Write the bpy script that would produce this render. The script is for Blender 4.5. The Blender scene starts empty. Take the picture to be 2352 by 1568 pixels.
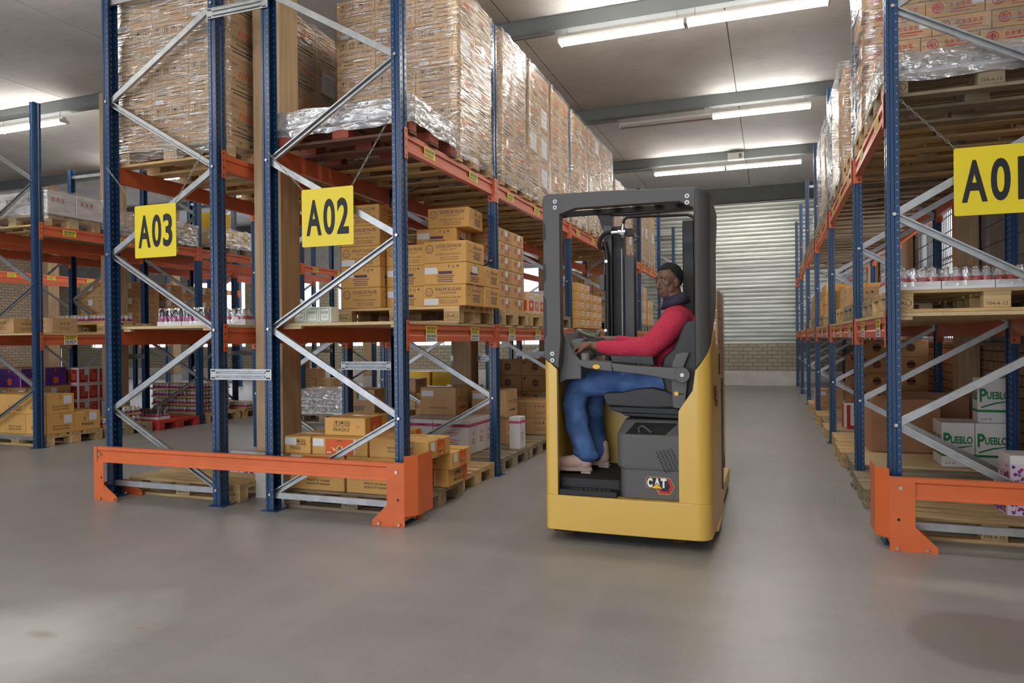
import bpy, math, random
from mathutils import Vector, Matrix, Euler
random.seed(7)
SC = bpy.context.scene
COL = SC.collection
pi = math.pi
# ------------------------------------------------------------------ camera model (25 mm lens)
CAM = Vector((2.489, -4.544, 1.309)); FPX = 1639.76
YAW, PIT, ROL = math.radians(20.0035), math.radians(-0.1431), math.radians(-0.5759)
cF = Vector((-math.sin(YAW)*math.cos(PIT), math.cos(YAW)*math.cos(PIT), math.sin(PIT)))
cR0 = Vector((math.cos(YAW), math.sin(YAW), 0)); cU0 = cR0.cross(cF)
cR = cR0*math.cos(ROL)+cU0*math.sin(ROL); cU = -cR0*math.sin(ROL)+cU0*math.cos(ROL)
def at_y(px, py, y):
    "point of the photograph on the vertical plane y"
    v = cF+cR*((px-1176)/FPX)+cU*((784-py)/FPX)
    p = CAM+v*((y-CAM.y)/v.y); return p.x, p.z
# ------------------------------------------------------------------ materials
def lin(c):
    return tuple(((v/255)/12.92 if v/255 <= .04045 else ((v/255+.055)/1.055)**2.4) for v in c)
MATS = {}
def mat(name, c, rough=.55, metal=0., var=.0, vscale=8., bump=0., bscale=30., rnd=0., spec=.5, stretch=None, c2=None, emit=None, es=1., coat=0.):
    if name in MATS: return MATS[name]
    m = bpy.data.materials.new(name); m.use_nodes = True; MATS[name] = m
    nt = m.node_tree; N = nt.nodes; L = nt.links; b = N['Principled BSDF']
    col = lin(c)
    b.inputs['Base Color'].default_value = (*col, 1); b.inputs['Roughness'].default_value = rough
    b.inputs['Metallic'].default_value = metal; b.inputs['Specular IOR Level'].default_value = spec
    if coat: b.inputs['Coat Weight'].default_value = coat; b.inputs['Coat Roughness'].default_value = .12
    if emit: b.inputs['Emission Color'].default_value = (*lin(emit), 1); b.inputs['Emission Strength'].default_value = es
    out = None
    if var or bump or c2:
        tc = N.new('ShaderNodeTexCoord'); mp = N.new('ShaderNodeMapping'); L.new(tc.outputs['Object'], mp.inputs[0])
        if stretch: mp.inputs['Scale'].default_value = stretch
        nz = N.new('ShaderNodeTexNoise'); nz.inputs['Scale'].default_value = vscale; nz.inputs['Detail'].default_value = 5
        L.new(mp.outputs[0], nz.inputs[0])
        if var or c2:
            mx = N.new('ShaderNodeMix'); mx.data_type = 'RGBA'
            a = tuple(v*(1-var) for v in col); d = lin(c2) if c2 else tuple(min(1, v*(1+var)) for v in col)
            mx.inputs[6].default_value = (*a, 1); mx.inputs[7].default_value = (*d, 1)
            rr = N.new('ShaderNodeMapRange'); rr.inputs[1].default_value = .3; rr.inputs[2].default_value = .7
            L.new(nz.outputs[0], rr.inputs[0]); L.new(rr.outputs[0], mx.inputs[0]); out = mx.outputs[2]
        if bump:
            n2 = N.new('ShaderNodeTexNoise'); n2.inputs['Scale'].default_value = bscale; n2.inputs['Detail'].default_value = 4
            L.new(mp.outputs[0], n2.inputs[0]); bp = N.new('ShaderNodeBump'); bp.inputs['Strength'].default_value = bump; bp.inputs['Distance'].default_value = .01
            L.new(n2.outputs[0], bp.inputs['Height']); L.new(bp.outputs[0], b.inputs['Normal'])
    if rnd:
        oi = N.new('ShaderNodeObjectInfo'); hs = N.new('ShaderNodeHueSaturation')
        rr = N.new('ShaderNodeMapRange'); rr.inputs[3].default_value = 1-rnd; rr.inputs[4].default_value = 1+rnd
        L.new(oi.outputs['Random'], rr.inputs[0]); L.new(rr.outputs[0], hs.inputs['Value'])
        if out: L.new(out, hs.inputs['Color'])
        else: hs.inputs['Color'].default_value = (*col, 1)
        out = hs.outputs[0]
    if out: L.new(out, b.inputs['Base Color'])
    return m
def film_mat(name, tint=(255, 255, 255), amount=.16, sc=(5, 5, 60), rot=.12, strength=.5, milk=0.):
    m = bpy.data.materials.new(name); m.use_nodes = True; MATS[name] = m
    nt = m.node_tree; N = nt.nodes; L = nt.links; N.remove(N['Principled BSDF'])
    tr = N.new('ShaderNodeBsdfTransparent'); gl = N.new('ShaderNodeBsdfGlossy'); gl.inputs['Roughness'].default_value = .16
    tr.inputs[0].default_value = (.97, .965, .955, 1); gl.inputs[0].default_value = (*lin(tint), 1)
    tc = N.new('ShaderNodeTexCoord'); mp = N.new('ShaderNodeMapping'); mp.inputs['Scale'].default_value = sc; mp.inputs['Rotation'].default_value = (rot, rot*.7, 0)
    L.new(tc.outputs['Object'], mp.inputs[0])
    nz = N.new('ShaderNodeTexNoise'); nz.inputs['Scale'].default_value = 1.; nz.inputs['Detail'].default_value = 3; nz.inputs['Distortion'].default_value = .5
    L.new(mp.outputs[0], nz.inputs[0])
    bp = N.new('ShaderNodeBump'); bp.inputs['Strength'].default_value = strength; bp.inputs['Distance'].default_value = .03
    L.new(nz.outputs[0], bp.inputs['Height']); L.new(bp.outputs[0], gl.inputs['Normal'])
    rr = N.new('ShaderNodeMapRange'); rr.inputs[1].default_value = .42; rr.inputs[2].default_value = .72; rr.inputs[3].default_value = amount*.35; rr.inputs[4].default_value = min(1, amount*2.4)
    L.new(nz.outputs[0], rr.inputs[0])
    mx = N.new('ShaderNodeMixShader'); L.new(rr.outputs[0], mx.inputs[0]); L.new(tr.outputs[0], mx.inputs[1]); L.new(gl.outputs[0], mx.inputs[2])
    if milk:
        df = N.new('ShaderNodeBsdfDiffuse'); df.inputs[0].default_value = (.8, .8, .82, 1); m2 = N.new('ShaderNodeMixShader'); m2.inputs[0].default_value = milk
        L.new(mx.outputs[0], m2.inputs[1]); L.new(df.outputs[0], m2.inputs[2]); mx = m2
    L.new(mx.outputs[0], N['Material Output'].inputs[0])
    return m
# ------------------------------------------------------------------ mesh builder
class MB:
    def __init__(s): s.v = []; s.f = []; s.m = []
    def add(s, vs, fs, m=0):
        o = len(s.v); s.v += [tuple(v) for v in vs]; s.f += [tuple(o+i for i in f) for f in fs]; s.m += [m]*len(fs); return s
    def box(s, x0, x1, y0, y1, z0, z1, m=0, c=0.):
        if c:
            vs = []; 
            for X, sx in ((x0, 1), (x1, -1)):
                for Y, sy in ((y0, 1), (y1, -1)):
                    for Z, sz in ((z0, 1), (z1, -1)):
                        vs += [(X, Y+sy*c, Z+sz*c), (X+sx*c, Y, Z+sz*c), (X+sx*c, Y+sy*c, Z)]
            I = lambda a, b, d, k: ((a*2+b)*2+d)*3+k
            fs = []
            for a in (0, 1):
                q = [I(a, 0, 0, 0), I(a, 1, 0, 0), I(a, 1, 1, 0), I(a, 0, 1, 0)]; fs.append(q if a else q[::-1])
                q = [I(0, a, 0, 1), I(1, a, 0, 1), I(1, a, 1, 1), I(0, a, 1, 1)]; fs.append(q[::-1] if a else q)
                q = [I(0, 0, a, 2), I(1, 0, a, 2), I(1, 1, a, 2), I(0, 1, a, 2)]; fs.append(q if a else q[::-1])
            for a in (0, 1):
                for b in (0, 1):
                    for (p, q_) in (((0, a, b), (1, a, b)), ((a, 0, b), (a, 1, b)), ((a, b, 0), (a, b, 1))):
                        ax = [i for i in range(3) if p[i] != q_[i]][0]; k = [i for i in range(3) if i != ax]
                        q = [I(*p, k[0]), I(*q_, k[0]), I(*q_, k[1]), I(*p, k[1])]
                        par = (a+b+ax) % 2
                        fs.append(q if par == 0 else q[::-1])
            for a in (0, 1):
                for b in (0, 1):
                    for d in (0, 1):
                        q = [I(a, b, d, 0), I(a, b, d, 1), I(a, b, d, 2)]; fs.append(q if (a+b+d) % 2 else q[::-1])
            return s.add(vs, fs, m)
        vs = [(x0, y0, z0), (x1, y0, z0), (x1, y1, z0), (x0, y1, z0), (x0, y0, z1), (x1, y0, z1), (x1, y1, z1), (x0, y1, z1)]
        return s.add(vs, [(0, 3, 2, 1), (4, 5, 6, 7), (0, 1, 5, 4), (1, 2, 6, 5), (2, 3, 7, 6), (3, 0, 4, 7)], m)
    def prism(s, pts, ax, a0, a1, m=0, caps=True):
        "outline extruded along axis ax (0 x,1 y,2 z); pts are the other two coordinates in order"
        n = len(pts); area = sum(pts[i][0]*pts[(i+1) % n][1]-pts[(i+1) % n][0]*pts[i][1] for i in range(n))
        if (area < 0) != (ax == 1): pts = pts[::-1]
        def mk(p, a): return (a, p[0], p[1]) if ax == 0 else ((p[0], a, p[1]) if ax == 1 else (p[0], p[1], a))
        vs = [mk(p, a0) for p in pts]+[mk(p, a1) for p in pts]
        fs = [(i, (i+1) % n, n+(i+1) % n, n+i) for i in range(n)]
        if caps: fs += [tuple(range(n))[::-1], tuple(range(n, 2*n))]
        return s.add(vs, fs, m)
    def loft(s, rings, m=0, caps=True):
        n = len(rings[0]); vs = [p for r in rings for p in r]; fs = []
        for k in range(len(rings)-1):
            for i in range(n): fs.append((k*n+i, k*n+(i+1) % n, (k+1)*n+(i+1) % n, (k+1)*n+i))
        if caps: fs += [tuple(range(n))[::-1], tuple(range((len(rings)-1)*n, len(rings)*n))]
        return s.add(vs, fs, m)
    def cyl(s, p0, p1, r, n=12, m=0, r1=None, caps=True):
        return s.tube([p0, p1], [r, r if r1 is None else r1], n, m, caps)
    def tube(s, pts, r, n=8, m=0, caps=True):
        pts = [Vector(p) for p in pts]; rs = r if isinstance(r, (list, tuple)) else [r]*len(pts); rings = []; pu = None
        for i, p in enumerate(pts):
            d = (pts[min(i+1, len(pts)-1)]-pts[max(i-1, 0)]).normalized()
            if pu is None: pu = Vector((0, 0, 1)) if abs(d.z) < .9 else Vector((1, 0, 0))
            a = (pu-d*pu.dot(d)).normalized(); pu = a; b = d.cross(a)
            rings.append([p+(a*math.cos(2*pi*k/n)+b*math.sin(2*pi*k/n))*rs[i] for k in range(n)])
        return s.loft(rings, m, caps)
    def lathe(s, prof, c=(0, 0, 0), n=12, m=0, ax=2):
        def P(r, h, a):
            q = (r*math.cos(a), r*math.sin(a), h) if ax == 2 else ((h, r*math.cos(a), r*math.sin(a)) if ax == 0 else (r*math.sin(a), h, r*math.cos(a)))
            return (c[0]+q[0], c[1]+q[1], c[2]+q[2])
        return s.loft([[P(max(r, 1e-4), h, 2*pi*k/n) for k in range(n)] for r, h in prof], m)
    def quad(s, o, u, v, m=0):
        o, u, v = Vector(o), Vector(u), Vector(v); return s.add([o, o+u, o+u+v, o+v], [(0, 1, 2, 3)], m)
    def poly(s, pts, m=0): return s.add(pts, [tuple(range(len(pts)))], m)
    def text(s, t, o, u, v, h, w=None, m=0, shear=0., maxw=None, bold=0.):
        "flat lettering; o bottom-left, u/v unit directions, h cap height, w total width (None keeps proportions)"
        vs, fs, W = glyphs(t, bold); k = h; kw = h if w is None else w/W
        if maxw and w is None and W*h > maxw: kw = maxw/W
        o, u, v = Vector(o), Vector(u), Vector(v)
        return s.add([o+u*(x*kw+shear*y*k)+v*(y*k) for x, y in vs], fs, m)
    def build(s, name, mats, parent=None, smooth=False, bevel=0., seg=2, loc=None, auto=None, sub=0):
        me = bpy.data.meshes.new(name); me.from_pydata(s.v, [], s.f)
        mats = mats if isinstance(mats, (list, tuple)) else [mats]
        for q in mats: me.materials.append(q)
        me.polygons.foreach_set('material_index', s.m)
        if smooth: me.polygons.foreach_set('use_smooth', [True]*len(s.f))
        me.validate(); me.update()
        o = bpy.data.objects.new(name, me); COL.objects.link(o)
        if parent: o.parent = parent
        if loc: o.location = loc
        if bevel:
            b = o.modifiers.new('bevel', 'BEVEL'); b.width = bevel; b.segments = seg; b.limit_method = 'ANGLE'; b.angle_limit = .6
            o.modifiers.new('wn', 'WEIGHTED_NORMAL')
            me.polygons.foreach_set('use_smooth', [True]*len(me.polygons))
        if sub:
            q = o.modifiers.new('sub', 'SUBSURF'); q.levels = sub; q.render_levels = sub
        return o
GL = {}
def glyphs(t, bold=0.):
    key = (t, bold)
    if key not in GL:
        cu = bpy.data.curves.new('lettering', 'FONT'); cu.body = t; cu.resolution_u = 5 if bold else 2; cu.size = 1; cu.offset = bold
        ob = bpy.data.objects.new('lettering', cu); me = ob.to_mesh()
        vs = [(v.co.x, v.co.y) for v in me.vertices]; fs = [tuple(p.vertices) for p in me.polygons]
        ob.to_mesh_clear(); bpy.data.objects.remove(ob); bpy.data.curves.remove(cu)
        if not vs: vs, fs = [(0, 0), (.1, 0), (.1, .1)], [(0, 1, 2)]
        x0 = min(v[0] for v in vs); y0 = min(v[1] for v in vs); H = max(v[1] for v in vs)-y0
        if all(c.islower() or c in ' ._-' for c in t): H = max(H, .75)
        vs = [((x-x0)/H, (y-y0)/H) for x, y in vs]
        GL[key] = (vs, fs, max(v[0] for v in vs))
    return GL[key]
# ------------------------------------------------------------------ scene tree helpers
def tag(o, label=None, cat=None, group=None, kind=None):
    if label: o['label'] = label
    if cat: o['category'] = cat
    if group: o['group'] = group
    if kind: o['kind'] = kind
    return o
def thing(name, label, cat, loc=(0, 0, 0), rotz=0., group=None):
    o = bpy.data.objects.new(name, None); o.empty_display_size = .1; COL.objects.link(o); o.location = loc; o.rotation_euler = (0, 0, rotz)
    return tag(o, label, cat, group)
KIDS = {}
def dup(root, loc, rotz=0., label=None, group=None):
    r = root.copy(); COL.objects.link(r); r.location = loc; r.rotation_euler = (0, 0, rotz); r.parent = None
    if label: r['label'] = label
    if group: r['group'] = group
    if root.name not in KIDS or len(KIDS[root.name]) != len(root.children): KIDS[root.name] = [(c, list(c.children)) for c in root.children]
    for ch, gc in KIDS[root.name]:
        c = ch.copy(); COL.objects.link(c); c.parent = r
        for g in gc:
            d = g.copy(); COL.objects.link(d); d.parent = c
    return r
class Proto:
    "first placement moves the built thing itself, later ones copy it"
    def __init__(s, o): s.o = o; s.used = False
    def put(s, loc, rotz=0., label=None, group=None):
        if not s.used:
            s.used = True; o = s.o; o.location = loc; o.rotation_euler = (0, 0, rotz)
            if label: o['label'] = label
            if group: o['group'] = group
            return o
        return dup(s.o, loc, rotz, label, group)
# ------------------------------------------------------------------ palette
BLUE = mat('blue_paint', (22, 60, 100), .32, var=.12, vscale=5, spec=.6)
STEEL = mat('galvanised_steel', (176, 178, 178), .38, .75, var=.14, vscale=14)
HOLE = mat('punched_hole', (14, 16, 24), .7)
DOT = mat('hole_edge_and_backlight', (150, 160, 172), .4, .4)  # pale hole rims; inside the slots, light showing through is painted in
BOLT = mat('zinc_bolt', (205, 200, 190), .3, .9)
ORANGE = mat('orange_paint', (202, 98, 60), .42, var=.08, vscale=4, spec=.5)
GUARD = mat('guard_orange_paint', (218, 108, 56), .42, var=.06, vscale=5)
YEL = mat('yellow_plate', (238, 214, 36), .4)
LYEL = mat('yellow_label', (226, 206, 70), .5)
WHITE = mat('white_paper', (226, 226, 228), .6)
INK = mat('black_print', (26, 24, 24), .6)
WOOD = mat('pallet_wood', (196, 166, 118), .75, var=.22, vscale=3, bump=.25, bscale=20, rnd=.16, stretch=(1, 6, 6))
WOODG = mat('weathered_pallet_wood', (150, 134, 108), .8, var=.25, vscale=3, bump=.3, bscale=20, rnd=.14, stretch=(1, 6, 6))
WOODR = mat('red_painted_pallet_wood', (178, 52, 42), .65, var=.2, vscale=4)
WOODD = mat('dark_stained_pallet_wood', (96, 62, 48), .75, var=.25, vscale=4)
WOODB = mat('red_stained_block', (150, 72, 56), .75, var=.15, vscale=6)
STAMP = mat('pallet_stamp_brown', (72, 46, 30), .8)
BOARD = mat('chipboard', (205, 180, 138), .7, var=.12, vscale=60)
COLW = mat('column_wood', (188, 160, 124), .65, var=.18, vscale=2.5, bump=.15, bscale=10, stretch=(9, 9, .6))
CARD = mat('brown_cardboard', (196, 158, 112), .72, var=.07, vscale=4, rnd=.09)
CARDY = mat('yellow_brown_cardboard', (212, 164, 92), .7, var=.06, vscale=4, rnd=.07)
CARDT = mat('tan_cardboard', (200, 160, 112), .7, var=.06, vscale=4, rnd=.08)
CARDW = mat('white_cardboard', (228, 224, 222), .6, var=.03, vscale=4, rnd=.04)
TAPE = mat('packing_tape', (206, 158, 92), .25)
INKO = mat('orange_print', (216, 96, 40), .6)
INKR = mat('red_print', (190, 44, 52), .6)
INKP = mat('purple_print', (88, 40, 134), .6)
INKV = mat('violet_brown_print', (92, 60, 84), .65)
INKG = mat('green_print', (32, 128, 66), .6)
INKK = mat('pink_print', (196, 84, 132), .6)
GREYI = mat('grey_brown_print', (120, 92, 66), .7)
FILM = film_mat('stretch_film', amount=.27, strength=.9, milk=.02)
FILM2 = film_mat('bottle_pack_film', amount=.13, sc=(14, 14, 14), rot=.5, strength=.4)
FILM3 = film_mat('crumpled_film', amount=.36, sc=(9, 9, 26), rot=.4, strength=.8, milk=.2)
# ================================================================== THE SETTING
def nodes_mat(name):
    m = bpy.data.materials.new(name); m.use_nodes = True; MATS[name] = m
    return m, m.node_tree.nodes, m.node_tree.links, m.node_tree.nodes['Principled BSDF']
def mixc(N, L, fac, a, b, btype='MIX'):
    x = N.new('ShaderNodeMix'); x.data_type = 'RGBA'; x.blend_type = btype
    for k, v in ((6, a), (7, b)):
        if isinstance(v, tuple): x.inputs[k].default_value = (*v, 1)
        else: L.new(v, x.inputs[k])
    if isinstance(fac, float): x.inputs[0].default_value = fac
    else: L.new(fac, x.inputs[0])
    return x.outputs[2]
def ramp(N, L, src, lo, hi, a=0., b=1.):
    r = N.new('ShaderNodeMapRange'); r.inputs[1].default_value = lo; r.inputs[2].default_value = hi; r.inputs[3].default_value = a; r.inputs[4].default_value = b
    L.new(src, r.inputs[0]); return r.outputs[0]
def noise(N, L, vec, scale, detail=5, rough=.55, dist=0.):
    n = N.new('ShaderNodeTexNoise'); n.inputs['Scale'].default_value = scale; n.inputs['Detail'].default_value = detail; n.inputs['Roughness'].default_value = rough; n.inputs['Distortion'].default_value = dist
    L.new(vec, n.inputs[0]); return n.outputs[0]
def mapping(N, L, sc=(1, 1, 1), rot=(0, 0, 0), loc=(0, 0, 0)):
    tc = N.new('ShaderNodeTexCoord'); mp = N.new('ShaderNodeMapping'); mp.inputs['Scale'].default_value = sc; mp.inputs['Rotation'].default_value = rot; mp.inputs['Location'].default_value = loc
    L.new(tc.outputs['Object'], mp.inputs[0]); return mp.outputs[0]
# concrete floor: power-floated, scuffed by tyres, two worn pale patches and a dark one near the front
m, N, L, B = nodes_mat('concrete_floor'); FLOORM = m
v = mapping(N, L); vs = mapping(N, L, (.35, 1.6, 1), (0, 0, .25)); vt = mapping(N, L, (2.4, .5, 1), (0, 0, .7))
base = mixc(N, L, ramp(N, L, noise(N, L, v, .55, 6), .3, .7), lin((136, 134, 132)), lin((154, 152, 150)))
base = mixc(N, L, ramp(N, L, noise(N, L, vs, 2.2, 7, .65), .35, .8, 0, .5), base, lin((124, 119, 114)))
base = mixc(N, L, ramp(N, L, noise(N, L, vt, 1.4, 6, .6, .8), .45, .8, 0, .45), base, lin((166, 161, 155)))
base = mixc(N, L, ramp(N, L, noise(N, L, v, 90, 2), .60, .72, 0, .35), base, lin((188, 184, 178)))
def patch(cx, cy, r0, r1, colr, amt, wob=.9, sx=1., sy=1.):
    global base
    tc = N.new('ShaderNodeTexCoord'); d = N.new('ShaderNodeVectorMath'); d.operation = 'SUBTRACT'; d.inputs[1].default_value = (cx, cy, 0); L.new(tc.outputs['Object'], d.inputs[0])
    sc = N.new('ShaderNodeVectorMath'); sc.operation = 'MULTIPLY'; sc.inputs[1].default_value = (sx, sy, 1); L.new(d.outputs[0], sc.inputs[0])
    ln = N.new('ShaderNodeVectorMath'); ln.operation = 'LENGTH'; L.new(sc.outputs[0], ln.inputs[0])
    w = N.new('ShaderNodeMath'); w.operation = 'MULTIPLY_ADD'; w.inputs[1].default_value = wob; L.new(noise(N, L, v, 2.6, 5), w.inputs[0]); L.new(ln.outputs['Value'], w.inputs[2])
    base = mixc(N, L, ramp(N, L, w.outputs[0], r0+wob*.5, r1+wob*.5, amt, 0), base, lin(colr))
patch(-.62, -2.35, .15, .75, (196, 196, 194), .75, sx=1.2)
patch(-.62, -2.25, .0, .16, (132, 104, 74), .55, .3, sx=1.8, sy=4)
patch(-.25, -2.05, .0, .12, (140, 110, 80), .5, .3, sx=1.6, sy=5)
patch(3.4, -.98, .34, .40, (108, 103, 98), .6, .25, sx=1, sy=1.1)
patch(3.4, -.28, .12, .4, (186, 185, 180), .6, .5, sx=1.0, sy=2.4)
patch(3.5, -1.35, .05, .2, (190, 189, 184), .4, .3, sx=1.2, sy=1.6)
L.new(base, B.inputs['Base Color'])
B.inputs['Roughness'].default_value = .36
bp = N.new('ShaderNodeBump'); bp.inputs['Strength'].default_value = .04; bp.inputs['Distance'].default_value = .01; L.new(noise(N, L, v, 14, 5), bp.inputs['Height']); L.new(bp.outputs[0], B.inputs['Normal'])
# board-marked concrete ceiling panels
m, N, L, B = nodes_mat('concrete_panels'); CEILM = m
v = mapping(N, L); vs = mapping(N, L, (1.2, 7, 1))
base = mixc(N, L, ramp(N, L, noise(N, L, v, .8, 5), .3, .7), lin((184, 182, 178)), lin((208, 206, 202)))
base = mixc(N, L, ramp(N, L, noise(N, L, vs, 3, 6), .5, .75, 0, .4), base, lin((160, 157, 153)))
L.new(base, B.inputs['Base Color']); B.inputs['Roughness'].default_value = .75
def brick_mat(name, bc, bc2, mc, axes, w=.25, h=.104):
    m, N, L, B = nodes_mat(name)
    tc = N.new('ShaderNodeTexCoord'); sp = N.new('ShaderNodeSeparateXYZ'); cb = N.new('ShaderNodeCombineXYZ'); L.new(tc.outputs['Object'], sp.inputs[0])
    L.new(sp.outputs[axes[0]], cb.inputs[0]); L.new(sp.outputs[axes[1]], cb.inputs[1])
    b = N.new('ShaderNodeTexBrick'); b.inputs['Scale'].default_value = 1; b.inputs['Brick Width'].default_value = w; b.inputs['Row Height'].default_value = h; b.inputs['Mortar Size'].default_value = .007; b.inputs['Mortar Smooth'].default_value = .1
    b.inputs['Color1'].default_value = (*lin(bc), 1); b.inputs['Color2'].default_value = (*lin(bc2), 1); b.inputs['Mortar'].default_value = (*lin(mc), 1)
    L.new(cb.outputs[0], b.inputs[0])
    o = mixc(N, L, ramp(N, L, noise(N, L, tc.outputs['Object'], 3, 5), .3, .7, 0, .35), b.outputs[0], lin(tuple(int(k*.8) for k in bc)))
    L.new(o, B.inputs['Base Color']); B.inputs['Roughness'].default_value = .85
    bp = N.new('ShaderNodeBump'); bp.inputs['Strength'].default_value = .5; bp.inputs['Distance'].default_value = .01; bp.invert = True; L.new(b.outputs['Fac'], bp.inputs['Height']); L.new(bp.outputs[0], B.inputs['Normal'])
    return m
BRX = brick_mat('cream_brick_end', (178, 170, 148), (164, 156, 134), (92, 84, 70), (0, 2))
BRY = brick_mat('brown_brick_side', (196, 168, 138), (180, 150, 122), (76, 60, 48), (1, 2))
PLINTH = mat('plinth_concrete', (206, 203, 196), .55, var=.1, vscale=3)
SHUT = mat('shutter_steel', (186, 189, 180), .34, .55, var=.32, vscale=1.1, stretch=(.5, 1, 9))
CLAD = mat('grey_block_wall', (140, 138, 134), .85, var=.12, vscale=5)
GIRD = mat('girder_grey', (104, 108, 108), .55, var=.1, vscale=2)
DGIRD = mat('girder_dark', (84, 86, 84), .6, var=.1, vscale=2)
WFR = mat('window_frame', (206, 206, 202), .5)
GLASS = bpy.data.materials.new('clear_glass'); GLASS.use_nodes = True
n_ = GLASS.node_tree; n_.nodes.remove(n_.nodes['Principled BSDF']); a_ = n_.nodes.new('ShaderNodeBsdfTransparent'); b_ = n_.nodes.new('ShaderNodeBsdfGlossy'); b_.inputs['Roughness'].default_value = .02; c_ = n_.nodes.new('ShaderNodeMixShader'); c_.inputs[0].default_value = .06
n_.links.new(a_.outputs[0], c_.inputs[1]); n_.links.new(b_.outputs[0], c_.inputs[2]); n_.links.new(c_.outputs[0], n_.nodes['Material Output'].inputs[0])
def struct(name, mb, mats, **k): return tag(mb.build(name, mats, **k), kind='structure')
XW0, XW1, YW0, YW1, ZC = -24., 4.62, -13., 15.95, 5.4
struct('floor', MB().box(XW0-.2, XW1+.2, YW0, YW1+.2, -.2, 0), FLOORM)
b = MB(); x = -.66-2.63*9
while x < XW1:
    b.box(max(x+.008, XW0), min(x+2.622, XW1), YW0, YW1, ZC, ZC+.2, 0); b.box(x-.008, x+.008, YW0, YW1, ZC+.02, ZC+.2, 1); x += 2.63
struct('ceiling', b, [CEILM, DGIRD])
for y in (-11.4, -7.5, -3.6, .35, 4.2, 8.0, 11.9):
    b = MB(); z1 = ZC-.002
    b.prism([(y-.07, z1), (y-.07, z1-.014), (y-.005, z1-.014), (y-.005, z1-.176), (y-.07, z1-.176), (y-.07, z1-.19), (y+.07, z1-.19), (y+.07, z1-.176), (y+.005, z1-.176), (y+.005, z1-.014), (y+.07, z1-.014), (y+.07, z1)], 0, XW0, XW1, 0)
    b.box(XW0, XW1, y-.074, y-.068, z1-.178, z1-.012, 0)
    struct('ceiling_beam', b, GIRD)
# end wall: concrete plinth, cream brick, slatted shutter, dark girder
b = MB().box(XW0, XW1, YW1, YW1+.2, 0, .4, 0).box(XW0, XW1, YW1+.005, YW1+.2, .4, 1.13, 1)
WX = [(-22.4, -20.6), (-19.9, -18.1), (-17.4, -15.0), (-14.3, -11.9), (-11.2, -9.0), (-8.4, -6.2), (-5.6, -3.6)]
z = 1.13; k = 0
while z < 4.98:
    h = .11; prof = [(YW1+.03, z), (YW1-.004, z+.012), (YW1-.004, z+h-.04), (YW1+.03, z+h-.012), (YW1+.03, z+h), (YW1+.1, z+h), (YW1+.1, z)]
    b.prism(prof, 0, -3.3, XW1, 2, False); z += h
b.box(-3.3, XW1, YW1+.1, YW1+.2, 1.13, ZC, 2); b.box(XW0, XW1, YW1-.05, YW1+.2, 5.0, ZC, 3)
b.box(XW0, -3.3, YW1, YW1+.2, 3.5, 5.0, 4); xs = [XW0]+[q for w in WX for q in w]+[-3.3]
for i in range(0, len(xs), 2): b.box(xs[i], xs[i+1], YW1, YW1+.2, 1.13, 3.5, 1)
struct('wall_end', b, [PLINTH, BRX, SHUT, DGIRD, CLAD])
def window(i, axis, a0, a1, z0, z1, pos, grid=None, nx=2, nz=2):
    f = MB(); t = .035
    def bx(u0, u1, w0, w1, d0=0, d1=.06):
        if axis == 'x': f.box(u0, u1, pos+d0, pos+d1, w0, w1)
        else: f.box(pos+d0, pos+d1, u0, u1, w0, w1)
    bx(a0, a1, z0, z0+t); bx(a0, a1, z1-t, z1); bx(a0, a0+t, z0+t, z1-t); bx(a1-t, a1, z0+t, z1-t)
    for k in range(1, nx): u = a0+(a1-a0)*k/nx; bx(u-.02, u+.02, z0+t, z1-t)
    for k in range(1, nz): w = z0+(z1-z0)*k/nz; bx(a0+t, a1-t, w-.02, w+.02)
    o = tag(f.build('window_%d' % i, WFR), kind='structure')
    g = MB()
    if axis == 'x': g.quad((a0+t, pos+.08, z0+t), (a1-a0-2*t, 0, 0), (0, 0, z1-z0-2*t))
    else: g.quad((pos+.08, a0+t, z0+t), (0, a1-a0-2*t, 0), (0, 0, z1-z0-2*t))
    g.build('pane', GLASS, o)
    if grid:
        q = MB(); u = a0
        while u < a1: (q.box(u-.006, u+.006, pos-.03, pos-.018, z0, z1) if axis == 'x' else q.box(pos-.03, pos-.018, u-.006, u+.006, z0, z1)); u += grid[0]
        w = z0
        while w < z1: (q.box(a0, a1, pos-.03, pos-.018, w-.006, w+.006) if axis == 'x' else q.box(pos-.03, pos-.018, a0, a1, w-.006, w+.006)); w += grid[1]
        q.build('security_grille', DGIRD, o)
wi = 1
for w in WX: window(wi, 'x', w[0], w[1], 1.13, 3.5, YW1+.04); wi += 1
# right wall: brown brick below, windows with grilles between wooden columns, grey blocks
RW = [(5.1, 7.9), (9.1, 11.9), (12.7, 15.2)]
b = MB().box(XW1, XW1+.2, YW0, YW1, 0, 1.2, 0).box(XW1-.06, XW1+.2, -2, YW1, 1.2, 1.235, 1)
ys = [YW0]+[q for w in RW for q in w]+[YW1]
for i in range(0, len(ys), 2):
    z = 1.235
    while z < 3.4: b.box(XW1+(.0 if i else 0), XW1+.2, ys[i], ys[i+1], z+.004, min(z+.196, 3.4), 1); z += .2
    b.box(XW1+.012, XW1+.19, ys[i], ys[i+1], 1.235, 3.4, 2)
b.box(XW1, XW1+.2, YW0, YW1, 3.4, ZC, 1); struct('wall_right', b, [BRY, CLAD, DGIRD])
for w in RW: window(wi, 'y', w[0], w[1], 1.24, 3.4, XW1+.04, grid=(.1, .2)); wi += 1
b = MB().box(XW0-.2, XW0, YW0, YW1, 0, ZC, 0); struct('wall_left', b, [BRY])
b = MB().box(XW0, XW1, YW0-.2, YW0, 4.3, ZC).box(XW0, -14, YW0-.2, YW0, 0, 4.3).box(4.2, XW1, YW0-.2, YW0, 0, 4.3); struct('wall_front', b, [CLAD])
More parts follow.
